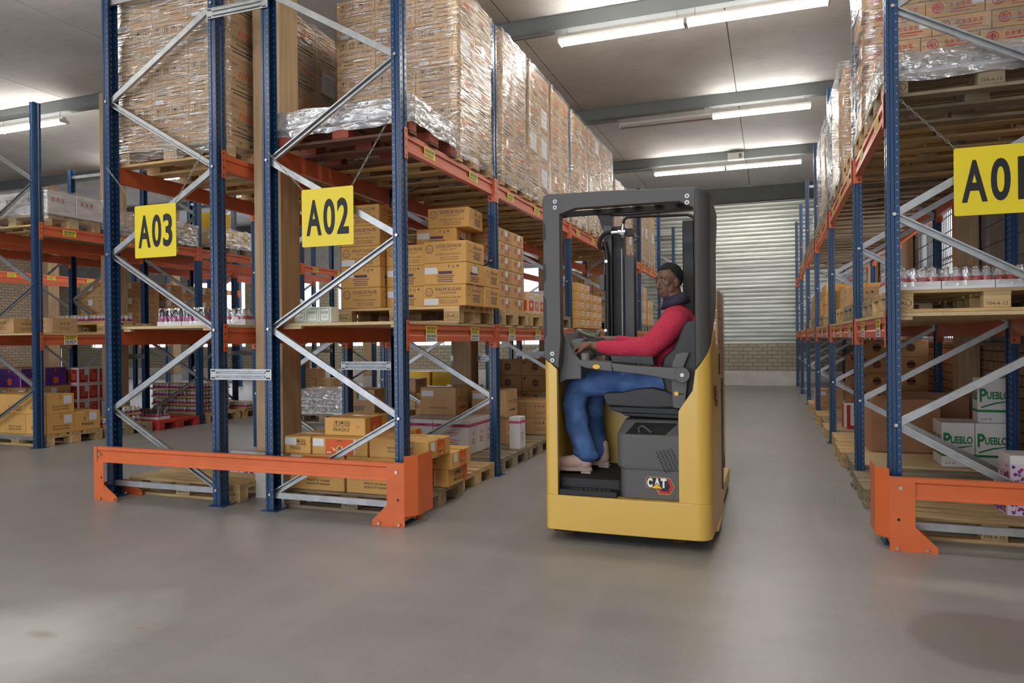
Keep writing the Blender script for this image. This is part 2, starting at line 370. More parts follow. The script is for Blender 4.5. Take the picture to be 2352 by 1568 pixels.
def column(x0, x1, y0, y1, z0=.38):
    b = MB().box(x0, x1, y0, y1, z0, ZC-.005, 0, .012)
    if z0 > 0: b.box(x0-.005, x1+.005, y0-.005, y1+.005, 0, z0, 1)
    struct('column', b, [COLW, PLINTH])
for y in (.38, 4.35, 8.2, 12.1): column(-1.615, -1.345, y, y+.27)
for y in (4.1, 8.1, 12.0): column(-7.78, -7.5, y, y+.28)
for y in (4.4, 8.2, 12.1): column(4.395, 4.6, y, y+.28)
for x, y in ((-14.6, 8.1), (-14.6, 12.0)): column(x, x+.32, y, y+.3)
# ================================================================== RACKING
PD, PW, FD, FH = .071, .0975, 1.21, 4.36
ZA, ZB = [.75, 2.07, 3.37], [.13, 1.41, 2.715, 4.02]
def post_mesh(sx, h):
    "aisle face at u=0, open side inward; sx=+1 when the aisle lies at +x"
    d, w = PD, PW; b = MB()
    pr = [(d, 0), (d*.62, 0), (d*.56, .006), (d*.3, .006), (d*.24, 0), (0, 0), (0, w*.3), (.007, w*.38), (.007, w*.62), (0, w*.7), (0, w), (d*.24, w), (d*.3, w-.006), (d*.56, w-.006), (d*.62, w), (d, w), (d, w-.010), (.011, w-.010), (.011, .010), (d, .010)]
    b.prism([(-sx*u, y) for u, y in pr], 2, 0.012, h, 0)
    z = .07
    def q(u0, u1, y0, y1, z0, z1, mm):
        b.box(min(-sx*u0, -sx*u1), max(-sx*u0, -sx*u1), y0, y1, z0, z1, mm)
    while z < h-.04:
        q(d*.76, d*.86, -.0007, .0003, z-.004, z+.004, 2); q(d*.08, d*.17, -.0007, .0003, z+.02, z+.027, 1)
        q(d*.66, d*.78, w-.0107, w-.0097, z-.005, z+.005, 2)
        for y in (.15, .77): q(-.0007, .0003, w*y, w*(y+.1), z-.011, z+.011, 1); q(.0107, .0117, w*y, w*(y+.1), z-.011, z+.009, 2)  # inner slot quads painted pale as background light seen through the holes
        z += .05
    return b
def brace_mesh(p, q, y, wid=.046, dep=.028, flip=False):
    p = Vector((p[0], 0, p[1])); q = Vector((q[0], 0, q[1])); e = (q-p).normalized(); n = Vector((-e.z, 0, e.x)); p = p-e*.012; q = q+e*.012
    t = .004; h = wid/2; s = -1 if flip else 1; y0 = y+(dep if flip else 0)
    pr = [(-h, 0), (h, 0), (h, dep), (h-.010, dep), (h-.010, dep-t), (h-t, dep-t), (h-t, t), (-h+t, t), (-h+t, dep-t), (-h+.010, dep-t), (-h+.010, dep), (-h, dep)]
    b = MB(); b.loft([[c+n*a+Vector((0, y0+s*dd, 0)) for a, dd in pr] for c in (p, q)], 0)
    return b
frame_protos = {}
def frame(sx, h=FH, blocked=False):
    key = (sx, h)
    if key in frame_protos: return frame_protos[key]
    t = thing('upright_frame', '', 'rack frame')
    d = PD
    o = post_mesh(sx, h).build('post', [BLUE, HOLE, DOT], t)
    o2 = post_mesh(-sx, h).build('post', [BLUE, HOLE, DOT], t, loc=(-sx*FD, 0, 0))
    for xx, s in ((0, sx), (-sx*FD, -sx)):
        f = MB(); x0, x1 = sorted((xx+s*.035, xx-s*(d+.03))); f.box(x0, x1, -.02, PW+.034, 0, .008, 0)
        f.cyl((xx+s*.016, PW+.018, .008), (xx+s*.016, PW+.018, .03), .012, 6, 1); f.cyl((xx-s*(d+.012), PW+.018, .008), (xx-s*(d+.012), PW+.018, .03), .012, 6, 1)
        f.box(min(xx-s*.004, xx-s*(d-.01)), max(xx-s*.004, xx-s*(d-.01)), PW+.001, PW+.008, .008, .07, 0)
        f.build('foot_plate', [BLUE, BOLT], t)
    ua, ub = -sx*d*.55, -sx*(FD-d*.55)
    seq = []; k = 0
    for i in range(3): seq += [((ub, ZB[i]), (ua, ZA[i])), ((ua, ZA[i]), (ub, ZB[i+1]))]
    seq.append(((ua, .12), (ub, .12))); seq.append(((ua, h-.14), (ub, h-.14)))
    for i, (p, q) in enumerate(seq):
        if max(p[1], q[1]) > h: continue
        off = .026 if i % 2 else .030
        bm = brace_mesh(p, q, off, flip=(i % 2 == 0 and i < 6))
        o = bm.build('brace', [STEEL], t)
    bo = MB().cyl((0, -.009, 0), (0, .003, 0), .011, 8, 0).build('bolt', [BOLT], t); bo.location = (ua, 0, .12)
    for u, z in [(ua, z) for z in ZA]+[(ub, z) for z in ZB]: o = bo.copy(); COL.objects.link(o); o.location = (u, 0, z)
    frame_protos[key] = Proto(t); return frame_protos[key]
ORD = ['first', 'second', 'third', 'fourth', 'fifth', 'sixth', 'seventh']
YF = [0, 1.839, 4.545, 7.251, 9.957, 12.663, 15.369]
Z1T, Z1B, Z2T, Z2B = 1.432, 1.298, 2.832, 2.697
beam_protos = {}
def beam(sx, ln, upper, labels):
    key = (sx, round(ln, 3), upper, labels)
    if key in beam_protos: return beam_protos[key]
    t = thing('rack_beam', '', 'rack beam'); H = .134
    b = MB(); pr = [(.010, 0), (.010, .046), (.022, .056), (.022, .086), (.010, .096), (.010, H), (.06, H), (.06, 0)]
    b.prism([(-sx*u, z) for u, z in pr], 1, .005, ln-.005, 0); b.build('rail', ORANGE, t)
    for y0, yp in ((0, -.046), (ln, .001)):
        c = MB(); ya = .001 if y0 == 0 else ln-.005
        c.box(*sorted((sx*.003, -sx*.066)), ya, ya+.004, -.062, H+.03, 0)
        c.box(*sorted((sx*.0015, sx*.0055)), y0+yp, y0+yp+.045, -.062, H+.03, 0)
        for z in (-.04, .02, .08, .135): c.box(*sorted((sx*.0055, sx*.006)), y0+yp+.017, y0+yp+.028, z-.008, z+.008, 1)
        if y0: c.cyl((-sx*.04, ya-.003, -.035), (-sx*.04, ya, -.035), .008, 8, 1)
        c.build('connector', [ORANGE, HOLE], t)
    n = labels
    for k in range(n):
        yc = ln*(k+.5)/n-.05
        for j in range(1 if upper else 2):
            l = MB(); z0 = .03 if upper else (.066 if j == 0 else .004); hh = .078 if upper else .06; X = -sx*.0095 if not upper else -sx*.0092
            w = .19; l.box(*sorted((-sx*.0105, -sx*.008)), yc-w/2, yc+w/2, z0, z0+hh, 0)
            xx = -sx*.0078
            for q in range(9): l.quad((xx, yc-w*.42+q*w*.094, z0+hh*.52), (0, w*(.06 if q % 3 else .04), 0), (0, 0, hh*.34), 1)
            for q in range(14): l.quad((xx, yc-w*.42+q*w*.052, z0+hh*.1), (0, w*(.02 if q % 3 else .034), 0), (0, 0, hh*.34), 1)
            o = l.build('location_label', [LYEL if j == 0 else WHITE, INK], t)
    beam_protos[key] = Proto(t); return beam_protos[key]
SPG = 'flat steel row spacers joining back-to-back frames'
def spacer_proto():
    t = thing('row_spacer', '', 'row spacer'); L_ = .59
    b = MB().box(0, L_, -.006, -.002, 0, .085, 0); b.box(0, L_, -.010, -.002, .08, .085, 0); b.box(0, L_, -.010, -.002, 0, .005, 0)
    for z in (.024, .058): b.tube([(.06, -.006, z), (.09, -.012, z), (L_-.09, -.012, z), (L_-.06, -.006, z)], .008, 6, 0)
    c = b
    for x in (.02, .04, L_-.04, L_-.02):
        for z in (.014, .07): c.cyl((x, -.012, z), (x, -.006, z), .006, 6, 1)
    b.build('plate', [STEEL, HOLE], t); return Proto(t)
SPP = spacer_proto()
def rack_row(key, xface, sx, ids, opp, nfr, lbl, skew=0., y0=0., first=0, boards=True, lev=(1, 2), backbeams=True, skip=()):
    "one run of pallet racking: frames, beams front and back, chipboard shelves"
    for i in range(first, nfr):
        x = xface-skew*YF[i]; y = y0+YF[i]
        frame(sx).put((x, y, 0), 0, f'blue upright frame with grey braces, {ORD[i]} from front in {lbl}', 'blue upright frames of the racking')
    for i in range(first, nfr-1):
        a = y0+YF[i]+PW; ln = y0+YF[i+1]-a; x = xface-skew*(YF[i]+1); n = 2 if i == 0 else 3
        for upper in (False, True):
            if (2 if upper else 1) not in lev: continue
            zz = Z2B if upper else Z1B; nm = 'upper' if upper else 'lower'
            beam(sx, ln, upper, n).put((x, a, zz), 0, f'orange {nm} aisle-side beam with labels, {ORD[i]} bay of {lbl}', 'orange shelf beams')
            if backbeams: beam(-sx, ln, upper, 0).put((x-sx*FD, a, zz), 0, f'orange {nm} rear beam, {ORD[i]} bay of {lbl}', 'orange shelf beams')
        if boards and i not in skip:
            ln2 = ln-.012; bb = MB(); nb = 2 if i == 0 else 3
            for k in range(nb):
                yk = ln2*k/nb; bb.box(*sorted((-sx*.004, -sx*(FD-.004))), yk, yk+ln2/nb-.004, 0, .022, 0)
            if i == 0: bb.box(*sorted((-sx*.95, -sx*1.12)), .01, .05, -.022, -.001, 0); bb.box(*sorted((-sx*.08, -sx*.16)), .01, .05, -.022, -.001, 0)
            tag(bb.build('shelf_board', BOARD, loc=(x, a+.006, Z1T+.0005)), f'pale chipboard shelf on the lower beams, {ORD[i]} bay of {lbl}', 'shelf board', 'chipboard shelves')
SLANT = .0054
R02 = 'the truck-side row'; R03 = 'the A03 row'; RL = 'the near left row'; RR = 'the right wall row'
rack_row('A02', 0., 1, None, None, 7, R02)
rack_row('A03', -2.864, -1, None, None, 6, R03)
rack_row('L', -6.2, 1, None, None, 5, RL, first=1)
rack_row('L2', -9.06, -1, None, None, 5, 'the second left row', first=1, boards=True)
rack_row('L3', -12.4, 1, None, None, 6, 'the farthest left row', first=2, boards=True)
rack_row('R', 3.175, -1, None, None, 7, RR, skew=SLANT, y0=.473)
for i, y in enumerate(YF[:5]):
    for z, nm in ((1.015, 'lower'), (3.885, 'upper')):
        SPP.put((-1.728, y-.004, z), 0, f'{nm} galvanised spacer plate joining the {ORD[i]} frames behind signs A02 and A03', SPG)
for i, y in enumerate(YF[1:5]):
    SPP.put((-7.93, y-.004, 1.05), 0, f'spacer plate joining the {ORD[i+1]} frames of the left double rack', SPG)
# ------------------------------------------------------------------ end guards
def bolt_disc(b, x, y, z, r=.012, m=1): b.cyl((x, y-.008, z), (x, y, z), r, 10, m)
def guard(name, label, xa, xb, y, side, fy):
    "rail from xa to xb on plane y; side=+1: wrapping corner at xb, -1: at xa"
    t = thing(name, label, 'guard rail', (0, 0, 0), group='orange end-of-row guards')
    r = MB(); pr = [(y, .318), (y, .326), (y+.006, .336), (y+.006, .352), (y+.012, .36), (y+.012, .41), (y, .42), (y, .446), (y+.045, .446), (y+.045, .44), (y+.02, .44), (y+.02, .325), (y+.045, .325), (y+.045, .318)]
    r.prism(pr, 0, xa, xb, 0); r.build('rail', GUARD, t)
    for xe, s in ((xa, -1), (xb, 1)):
        wrap = s == side; b = MB(); wpl = .14 if wrap else .075
        i0, i1 = sorted((xe, xe-s*wpl))
        b.box(i0, i1, y-.005, y-.0005, .075, .318 if not wrap else .446, 0)
        if wrap:
            xo = xe+s*.07
            b.prism([(xe-s*.0, y-.005), (xo, y+.07), (xo, y+.30), (xo-s*.005, y+.30), (xo-s*.005, y+.075), (xe, y)], 2, .075, .50, 0)
            b.box(*sorted((xe-s*.005, xe)), y-.005, y, .446, .452, 0)
        for yy in (y-.004, fy+.14):
            L_ = .26 if wrap else .22
            b.prism([(xe, .0), (xe-s*L_, 0), (xe-s*L_, .035), (xe-s*wpl, .15 if wrap else .13), (xe, .15 if wrap else .13)], 1, yy, yy+.005, 0)
            b.box(*sorted((xe, xe-s*L_)), yy-.004, yy+.02, 0, .006, 0)
        xq = xe if wrap else xe+s*.034; b.box(*sorted((xq-s*.001, xq-s*.005)), y, fy+.145, .042, .13, 0)
        if not wrap: b.box(*sorted((xe, xe+s*.034)), y-.005, y-.0005, 0, .446, 0)
        b.build('end_bracket', GUARD, t)
        for bx_, by_, bz_, br_ in ((xe-s*.06 if wrap else xe-s*.03, y-.005, .385, .012), (xe-s*.04, y-.012, .018, .01), (xe-s*.2, y-.012, .018, .01)): c = MB(); bolt_disc(c, bx_, by_, bz_, br_, 0); c.build('bolt', BOLT, t)
        c = MB(); c.cyl((xe-s*.05, y-.0055, .19), (xe-s*.05, y-.0045, .19), .009, 10, 0); c.build('bolt_hole', HOLE, t)
guard('end_guard', 'long orange guard rail on the floor in front of frames A03 and A02', -2.845, .06, -.105, 1, 0.)
guard('end_guard', 'orange guard rail at right, in front of the frame with sign A01', 3.155, 5.0-.55, .34, -1, .473)
# ------------------------------------------------------------------ hanging aisle signs
def sign(txt, x0, x1, z0, z1, y, posts, label):
    t = thing('hanging_sign', label, 'sign', ((x0+x1)/2, y, z0), group='yellow aisle signs'); w = x1-x0; h = z1-z0; cx = (x0+x1)/2
    b = MB(); r = .012; pl = []
    for cxx, cz, a0 in ((w/2-r, r, -90), (w/2-r, h-r, 0), (-w/2+r, h-r, 90), (-w/2+r, r, 180)):
        for k in range(4): a = math.radians(a0+30*k); pl.append((cxx+r*math.cos(a), cz+r*math.sin(a)))
    b.prism(pl, 1, 0, .004, 0); b.build('plate', YEL, t)
    l = MB(); lx = [-w*.41, -w*.075, w*.19]; lw = [w*.30, w*.225, w*.225]
    for ch, x, ww in zip(txt, lx, lw): l.text(ch, (x+(w*.04 if ch == '1' else 0), -.0012, h*.19), (1, 0, 0), (0, 0, 1), h*.62, ww*(.6 if ch == '1' else 1), 0, bold=.028)
    l.build('lettering', INK, t)
    for s, (px, pz) in ((-1, posts[0]), (1, posts[1])):
        a = Vector((s*(w/2-.02), .002, h-.012)); e = Vector((px-cx, .0, pz-z0)); n = max(6, int((e-a).length/.03)); c = MB(); d = (e-a).normalized(); up = Vector((-d.z, 0, d.x))
        for k in range(n):
            p = a+(e-a)*(k/n); q = a+(e-a)*((k+1.25)/n); o = up*.006 if k % 2 == 0 else Vector((0, .006, 0))
            c.tube([p, p+(q-p)*.2+o, p+(q-p)*.8+o, q, p+(q-p)*.8-o, p+(q-p)*.2-o, p], .0022, 4, 0)
        c.build('chain', STEEL, t)
sign('A02', -.835, -.385, 2.02, 2.452, -.02, ((-1.15, 2.78), (-.07, 2.92)), 'yellow sign lettered A02 hanging on chains in the middle frame')
sign('A03', -2.495, -2.055, 2.017, 2.451, -.02, ((-2.80, 2.80), (-1.72, 2.90)), 'yellow sign lettered A03 hanging on chains in the left frame')
sign('A01', 3.535, 3.985, 2.03, 2.44, .45, ((3.25, 2.77), (4.3, 2.8)), 'yellow sign lettered A01, cut by the right edge of the photo')
# ------------------------------------------------------------------ lamps
TUBE = mat('fluorescent_tube', (255, 250, 240), .5, emit=(255, 251, 244), es=42.)
TUBEO = mat('unlit_tube', (190, 182, 176), .4)
LBODY = mat('lamp_housing', (214, 212, 206), .45)
def lamp_proto(on):
    t = thing('batten_light', '', 'ceiling light'); L_ = 1.552
    MB().prism([(-.025, 0), (-.045, -.045), (-.042, -.05), (.042, -.05), (.045, -.045), (.025, 0)], 0, 0, L_, 0).build('housing', LBODY, t)
    for yy in (-.05, .05): MB().tube([(.02, yy, -.075), (L_-.02, yy, -.075)], .019, 10, 0).build('tube', TUBE if on else TUBEO, t)
    for x0, x1 in ((0, .018), (L_-.018, L_)): MB().box(x0, x1, -.085, .085, -.1, -.046).build('end_cap', LBODY, t)
    for x in (.1, L_-.1): MB().cyl((x, 0, 0), (x, 0, .1), .006, 6).build('hanger', STEEL, t)
    return Proto(t)
LON, LOFF = lamp_proto(True), lamp_proto(False)
LG = 'fluorescent batten lights under the ceiling beams'
AIS = {4.1: 'nearest', 7.93: 'second', 11.83: 'third'}
for y, nm in AIS.items():
    for k in (0, 1):
        off = y == 7.93 and k == 0
        (LOFF if off else LON).put((.01+1.56*k, y, 5.09), 0, f'{"unlit" if off else "lit"} {"left" if k == 0 else "right"} fluorescent light of the {nm} row above the truck aisle', LG)
    for k in range(2):
        LON.put((-10.1-1.56*k, y, 5.09), 0, f'{"right" if k == 0 else "left"} fluorescent light of the {nm} row above the far left aisle', LG)
for y in (8.1, 12.0):
    LON.put((-5.3, y, 5.09), 0, f'lone fluorescent light above the near left aisle, {"nearer" if y < 9 else "farther"} one', LG)
for y in (.25, -3.7, -7.6):
    for x in (-6.5, -4.9, .01, 1.57): LON.put((x, y, 5.09), 0, 'lit fluorescent light on a ceiling row over the open floor in front', LG)
for y in (4.05, 7.9, 11.8):
    b = MB().box(-3.2, -.02, y-.02, y+.02, 5.12, 5.15); struct('trim_%d' % int(y), b, GIRD)
t = thing('wall_box', 'small white box fixed to the third ceiling beam', 'electrical box', (1.62, 11.72, 5.17)); MB().box(0, .33, 0, .09, 0, .16, 0, .008).build('cover', LBODY, t); MB().box(.23, .29, -.003, .001, .04, .13).build('grille', GIRD, t)
# ================================================================== CARTONS, PALLETS AND GOODS
def face(w, d, h, F):
    e = .0012
    return {'F': (Vector((-w/2, -d/2-e, 0)), Vector((1, 0, 0)), Vector((0, 0, 1)), w, h), 'R': (Vector((w/2+e, -d/2, 0)), Vector((0, 1, 0)), Vector((0, 0, 1)), d, h),
            'L': (Vector((-w/2-e, d/2, 0)), Vector((0, -1, 0)), Vector((0, 0, 1)), d, h), 'T': (Vector((-w/2, -d/2, h+e)), Vector((1, 0, 0)), Vector((0, 1, 0)), w, d)}[F]
class Pr:
    "prints on one face; positions are fractions of the face"
    def __init__(s, b, w, d, h, F): s.b = b; s.o, s.u, s.v, s.w, s.h = face(w, d, h, F); s.n = s.u.cross(s.v)
    def p(s, x, y, k=0.): return s.o+s.u*(x*s.w)+s.v*(y*s.h)+s.n*k
    def rect(s, x, y, w, h, m, k=0.): s.b.quad(s.p(x, y, k), s.u*(w*s.w), s.v*(h*s.h), m); return s
    def frame(s, x, y, w, h, m, t=.0035):
        a, c = t/s.w, t/s.h; s.rect(x, y, w, c, m); s.rect(x, y+h-c, w, c, m); s.rect(x, y, a, h, m); s.rect(x+w-a, y, a, h, m); return s
    def text(s, t, x, y, h, m, w=None, k=0.0003): s.b.text(t, s.p(x, y, k), s.u, s.v, h*s.h, None if w is None else w*s.w, m); return s
    def ring(s, x, y, r, m, t=.18, n=18, k=0., fill=False):
        c = s.p(x, y, k); R = r*s.h
        o = [c+s.u*(R*math.cos(2*pi*i/n))+s.v*(R*math.sin(2*pi*i/n)) for i in range(n)]
        if fill: s.b.poly(o, m); return s
        q = [c+(p-c)*(1-t) for p in o]; s.b.add(o+q, [(i, (i+1) % n, n+(i+1) % n, n+i) for i in range(n)], m); return s
    def poly(s, pts, m, k=0.): s.b.poly([s.p(x, y, k) for x, y in pts], m); return s
    def lines(s, x, y, w, n, st, m, h=.012):
        for i in range(n): s.rect(x+w*.08*(i % 2), y-i*st, w*(1-.16*(i % 2)-.1*(i % 3 == 2)), h, m)
        return s
    def glyph(s, x, y, h, n, m, w):
        "blocks of brush-like strokes for small unreadable characters"
        cw = w/n
        for i in range(n):
            X = x+i*cw; c = cw*.8
            for k in range(3): s.rect(X+c*.08*((i+k) % 2), y+h*(.1+.32*k), c*(1-.16*((i+k) % 2)), h*.11, m)
            s.rect(X+c*(.2+.1*(i % 3)), y, c*.14, h*.95, m); s.rect(X+c*(.66-.08*(i % 2)), y+h*.1, c*.12, h*.6, m)
        return s
    def icons(s, x, y, size, m, kinds='gau', gap=1.25, fr=True):
        hw = size*s.h/s.w
        for i, k in enumerate(kinds):
            X = x+i*hw*gap
            if fr: s.frame(X, y, hw, size, m, .003)
            def q(pts): s.poly([(X+a*hw, y+c*size) for a, c in pts], m)
            if k == 'g': q([(.25, .85), (.75, .85), (.55, .5), (.45, .5)]); q([(.46, .25), (.54, .25), (.54, .5), (.46, .5)]); q([(.3, .15), (.7, .15), (.7, .22), (.3, .22)])
            elif k == 'a':
                for xx in (.3, .7): q([(xx-.05, .2), (xx+.05, .2), (xx+.05, .6), (xx-.05, .6)]); q([(xx-.14, .6), (xx+.14, .6), (xx, .85)])
                q([(.15, .12), (.85, .12), (.85, .17), (.15, .17)])
            elif k == 'u': q([(.12, .5), (.3, .78), (.5, .86), (.7, .78), (.88, .5)]); q([(.47, .18), (.53, .18), (.53, .5), (.47, .5)])
            elif k == 'h': q([(.15, .3), (.5, .3), (.85, .55), (.8, .7), (.5, .5), (.15, .5)])
            else: s.text(k, X+hw*.3, y+size*.22, size*.6, m)
        return s
def carton(name, w, d, h, card, prints, mats=(), label=None, open_=None, tape=True, lab=()):
    b = MB(); b.box(-w/2, w/2, -d/2, d/2, 0, h, 0, .005)
    if tape: b.box(-w/2-.0006, w/2+.0006, -.026, .026, h*.72, h+.0006, 1)
    ms = [card, TAPE, INK]+list(mats)
    prints(lambda F: Pr(b, w, d, h, F))
    o = b.build(name, ms); tag(o, None, 'carton')
    for F, x, y, lw, lh in lab:
        q = MB(); p = Pr(q, w, d, h, F); p.rect(x, y, lw, lh, 0, .0006); p.lines(x+lw*.1, y+lh*.8, lw*.7, 4, lh*.16, 1, lh*.05); 
        for v in q.v: pass
        q.v = [tuple(Vector(v)) for v in q.v]; q.build('paper_label', [WHITE, GREYI], o)
    pr = Proto(o); pr.dim = (w, d, h); return pr
def p_cassava(P):
    f = P('F'); f.icons(.1, .74, .17, 2, 'gau6', 1.55).text('STORE IN A COOL AND DRY PLACE', .08, .57, .075, 2, .84).frame(.1, .12, .8, .36, 2, .002).lines(.16, .42, .3, 3, .1, 2, .02).lines(.52, .36, .3, 3, .1, 2, .015)
    for F in 'RL':
        r = P(F); r.text('NEW !', .12, .80, .07, 2, .28)
        for i in range(4): X = .36+i*.09; r.poly([(X, .55), (X+.055, .55), (X+.11, .72), (X+.055, .72)], 3)
        r.text('E', .72, .55, .16, 3, .12).text('CASSAVA', .2, .42, .085, 2, .62).lines(.3, .32, .32, 1, .1, 2, .03).lines(.14, .2, .7, 2, .08, 2, .03)
K_cas = carton('snack_carton', .392, .39, .343, CARD, p_cassava, [INKO])
K_casL = carton('snack_carton', .392, .39, .343, CARD, p_cassava, [INKO], lab=(('R', .2, .3, .55, .6), ('F', .1, .02, .22, .1)))
def p_sug(title, l2, l3):
    def p(P):
        f = P('F'); f.ring(.14, .66, .2, 3, .14).text('X.O', .085, .63, .08, 3, .11).rect(.10, .55, .08, .02, 3).text(title, .30, .70, .16, 3, .6).text(l2, .42, .57, .07, 3, .36).text(l3, .2+.1, .36, .075, 3, .6).text('PRODUCT OF THAILAND', .4, .22, .06, 3, .42).text('PRODUIT DE THAILANDE', .4, .12, .06, 3, .42)
        r = P('R'); r.ring(.2, .66, .18, 3, .14).text(title, .36, .66, .13, 3, .5).lines(.38, .5, .45, 4, .1, 3, .04)
    return p
K_sugA = carton('sugar_carton', .40, .385, .183, CARDY, p_sug('SUCRE DE PALME', 'GOELA DJAWA', 'PACKING SIZE : 40 X 500 G.'), [INKV])
K_sugB = carton('sugar_carton', .40, .385, .183, CARDY, p_sug('PALM SUGAR', 'PALMSUIKER', 'PALMZUCKER'), [INKV], lab=(('F', .02, .06, .34, .3),))
def p_sugC(P):
    f = P('F'); f.icons(.55, .72, .2, 3, 'gau', 1.1, False).rect(.35, .48, .32, .14, 3).lines(.3, .38, .42, 4, .09, 3, .035)
    r = P('R'); r.icons(.5, .7, .2, 3, 'ga', 1.1, False).rect(.2, .45, .4, .13, 3).lines(.2, .33, .5, 3, .09, 3, .035)
K_sugC = carton('sugar_carton', .40, .385, .183, CARDY, p_sugC, [INKV], lab=(('R', .3, .55, .3, .32), ('F', .02, .5, .3, .3)))
def bowl(f, x, y, w, h, o=3):
    f.rect(x, y, w, h, o).glyph(x+w*.42, y+h*.83, h*.1, 3, 4, w*.2).ring(x+w*.52, y+h*.32, h*.26, 5, .2, 18, .0004, True).ring(x+w*.52, y+h*.34, h*.2, 6, .2, 16, .0008, True)
    for i in range(7): a = i*.9; f.ring(x+w*.52+.1*w*math.cos(a), y+h*(.36+.09*math.sin(a)), h*.05, 4 if i % 2 else 7, .2, 6, .0012, True)
    f.poly([(x+w*.2, y+h*.5), (x+w*.32, y+h*.2), (x+w*.4, y+h*.3)], 5, .0004).rect(x+w*.05, y+h*.08, w*.15, h*.07, 4, .0004)
def p_thai1(P):
    f = P('F'); bowl(f, .25, .08, .5, .86); f.rect(.76, .08, .02, .86, 4)
    r = P('R'); r.icons(.3, .5, .3, 2, 'gua', 1.15).text('FRAGILE', .26, .22, .18, 2, .5); r.rect(.75, .05, .2, .9, 3)
def p_thai2(P):
    f = P('F'); f.text('PRODUCT OF THAILAND', .32, .52, .12, 2, .42).text('PRODUIT DE THAILANDE', .32, .32, .12, 2, .42)
    r = P('R'); bowl(r, .4, .06, .35, .88)
def p_thai3(P):
    f = P('F'); f.icons(.24, .52, .3, 2, 'gua', 1.15).text('FRAGILE', .22, .24, .2, 2, .4); f.poly([(.76, .62), (.86, .5), (.76, .38), (.765, .4), (.845, .5), (.765, .6)], 2)
    r = P('R'); bowl(r, .2, .06, .5, .88)
THM = [INKO, WHITE, mat('bowl_yellow', (236, 202, 120), .6), mat('bowl_food', (150, 74, 46), .6), mat('bowl_green', (120, 140, 60), .6)]
K_thA = carton('noodle_carton', .50, .38, .138, CARDY, p_thai1, THM, lab=(('F', .02, .5, .2, .42),))
K_thB = carton('noodle_carton', .50, .38, .138, CARDY, p_thai2, THM, lab=(('R', .1, .4, .18, .5),))
def p_thP(P):
    f = P('F'); f.icons(.3, .5, .22, 2, 'gu', 1.6, False).text('FRAGILE', .26, .26, .15, 2, .46)
    r = P('R'); r.text('PRODUCT OF THAILAND', .2, .34, .08, 2, .6).text('PRODUIT DE THAILANDE', .2, .2, .08, 2, .6)
def p_thQ(P):
    r = P('R'); r.icons(.3, .5, .22, 2, 'gu', 1.6, False).text('FRAGILE', .26, .26, .15, 2, .46)
    f = P('F'); f.text('PRODUCT OF THAILAND', .2, .34, .08, 2, .6).text('PRODUIT DE THAILANDE', .2, .2, .08, 2, .6)
K_thP = carton('noodle_carton', .385, .385, .255, CARDY, p_thP, lab=(('R', .6, .5, .3, .42),))
K_thQ = carton('noodle_carton', .385, .385, .255, CARDY, p_thQ, lab=(('R', .55, .5, .3, .42),))
K_thC = carton('noodle_carton', .36, .40, .14, CARDY, p_thai3, THM)
K_thE = carton('noodle_carton', .24, .38, .138, CARDY, p_thai3, THM, lab=(('F', .0, .5, .45, .42), ('R', .6, .4, .2, .5)))
def p_white(P):
    for F in 'FR':
        f = P(F); f.rect(.0, .80, 1, .09, 3).lines(.1, .84, .3, 1, .1, 4, .02).lines(.55, .84, .3, 1, .1, 4, .02).lines(.4, .62, .3, 2, .06, 3, .016).lines(.3, .42, .45, 3, .06, 3, .02)
K_wh = carton('sauce_carton', .40, .21, .35, CARDW, p_white, [INKK, WHITE], tape=False)
def p_whs(P):
    f = P('F'); f.rect(0, .8, 1, .08, 3); P('R').rect(0, .8, 1, .08, 3).lines(.25, .5, .4, 4, .08, 3, .02)
K_whs = carton('sauce_carton', .12, .19, .34, CARDW, p_whs, [INKK, WHITE], tape=False)
def p_prod(P):
    f = P('F'); f.text('PRODUCT OF THAILAND', .28, .24, .055, 2, .46)
    r = P('R'); r.icons(.14, .45, .22, 2, 'ga', 1.1, False).icons(.55, .45, .22, 2, 'ga', 1.1, False).glyph(.2, .2, .1, 5, 2, .6)
K_prod = carton('plain_carton', .42, .36, .30, CARDT, p_prod, lab=(('F', .04, .68, .34, .2),))
def p_green(P):
    f = P('F'); f.rect(.42, .66, .4, .2, 3).rect(.2, .58, .12, .3, 4).ring(.26, .73, .1, 5, .3, 10, .0004).lines(.2, .36, .5, 3, .06, 2, .02)
K_green = carton('plain_carton', .40, .36, .31, CARDT, p_green, [INKG, INKR, INKO], lab=(('F', .5, .6, .26, .28),))
def p_plain(P):
    f = P('F'); f.icons(.3, .6, .2, 2, 'gau', 1.2, False).lines(.3, .4, .4, 3, .08, 3, .02); P('R').glyph(.3, .55, .16, 3, 3, .4).lines(.25, .35, .5, 3, .08, 3, .02); P('L').lines(.25, .5, .5, 3, .08, 3, .02)
K_pl = carton('plain_carton', .36, .36, .26, CARDT, p_plain, [GREYI], lab=(('F', .6, .45, .3, .4), ('R', .1, .5, .25, .4)))
K_pl2 = carton('plain_carton', .38, .36, .20, CARDT, p_plain, [GREYI])
def p_logo(P):
    for F in 'FRL': f = P(F); f.ring(.3, .62, .2, 3, .3).ring(.3, .62, .08, 3, .3, 10, 0, True).glyph(.5, .48, .26, 3, 3, .38).lines(.5, .36, .35, 3, .09, 3, .03)
K_logo = carton('red_logo_carton', .36, .38, .135, CARDT, p_logo, [INKR], lab=(('R', .5, .5, .2, .4),))
def p_oval(P):
    for F in 'FRL':
        f = P(F); f.ring(.5, .55, .24, 3, .2, 20, 0, True); f.lines(.34, .54, .32, 1, .1, 4, .06); f.poly([(.06, .9), (.2, .9), (.06, .65)], 3)
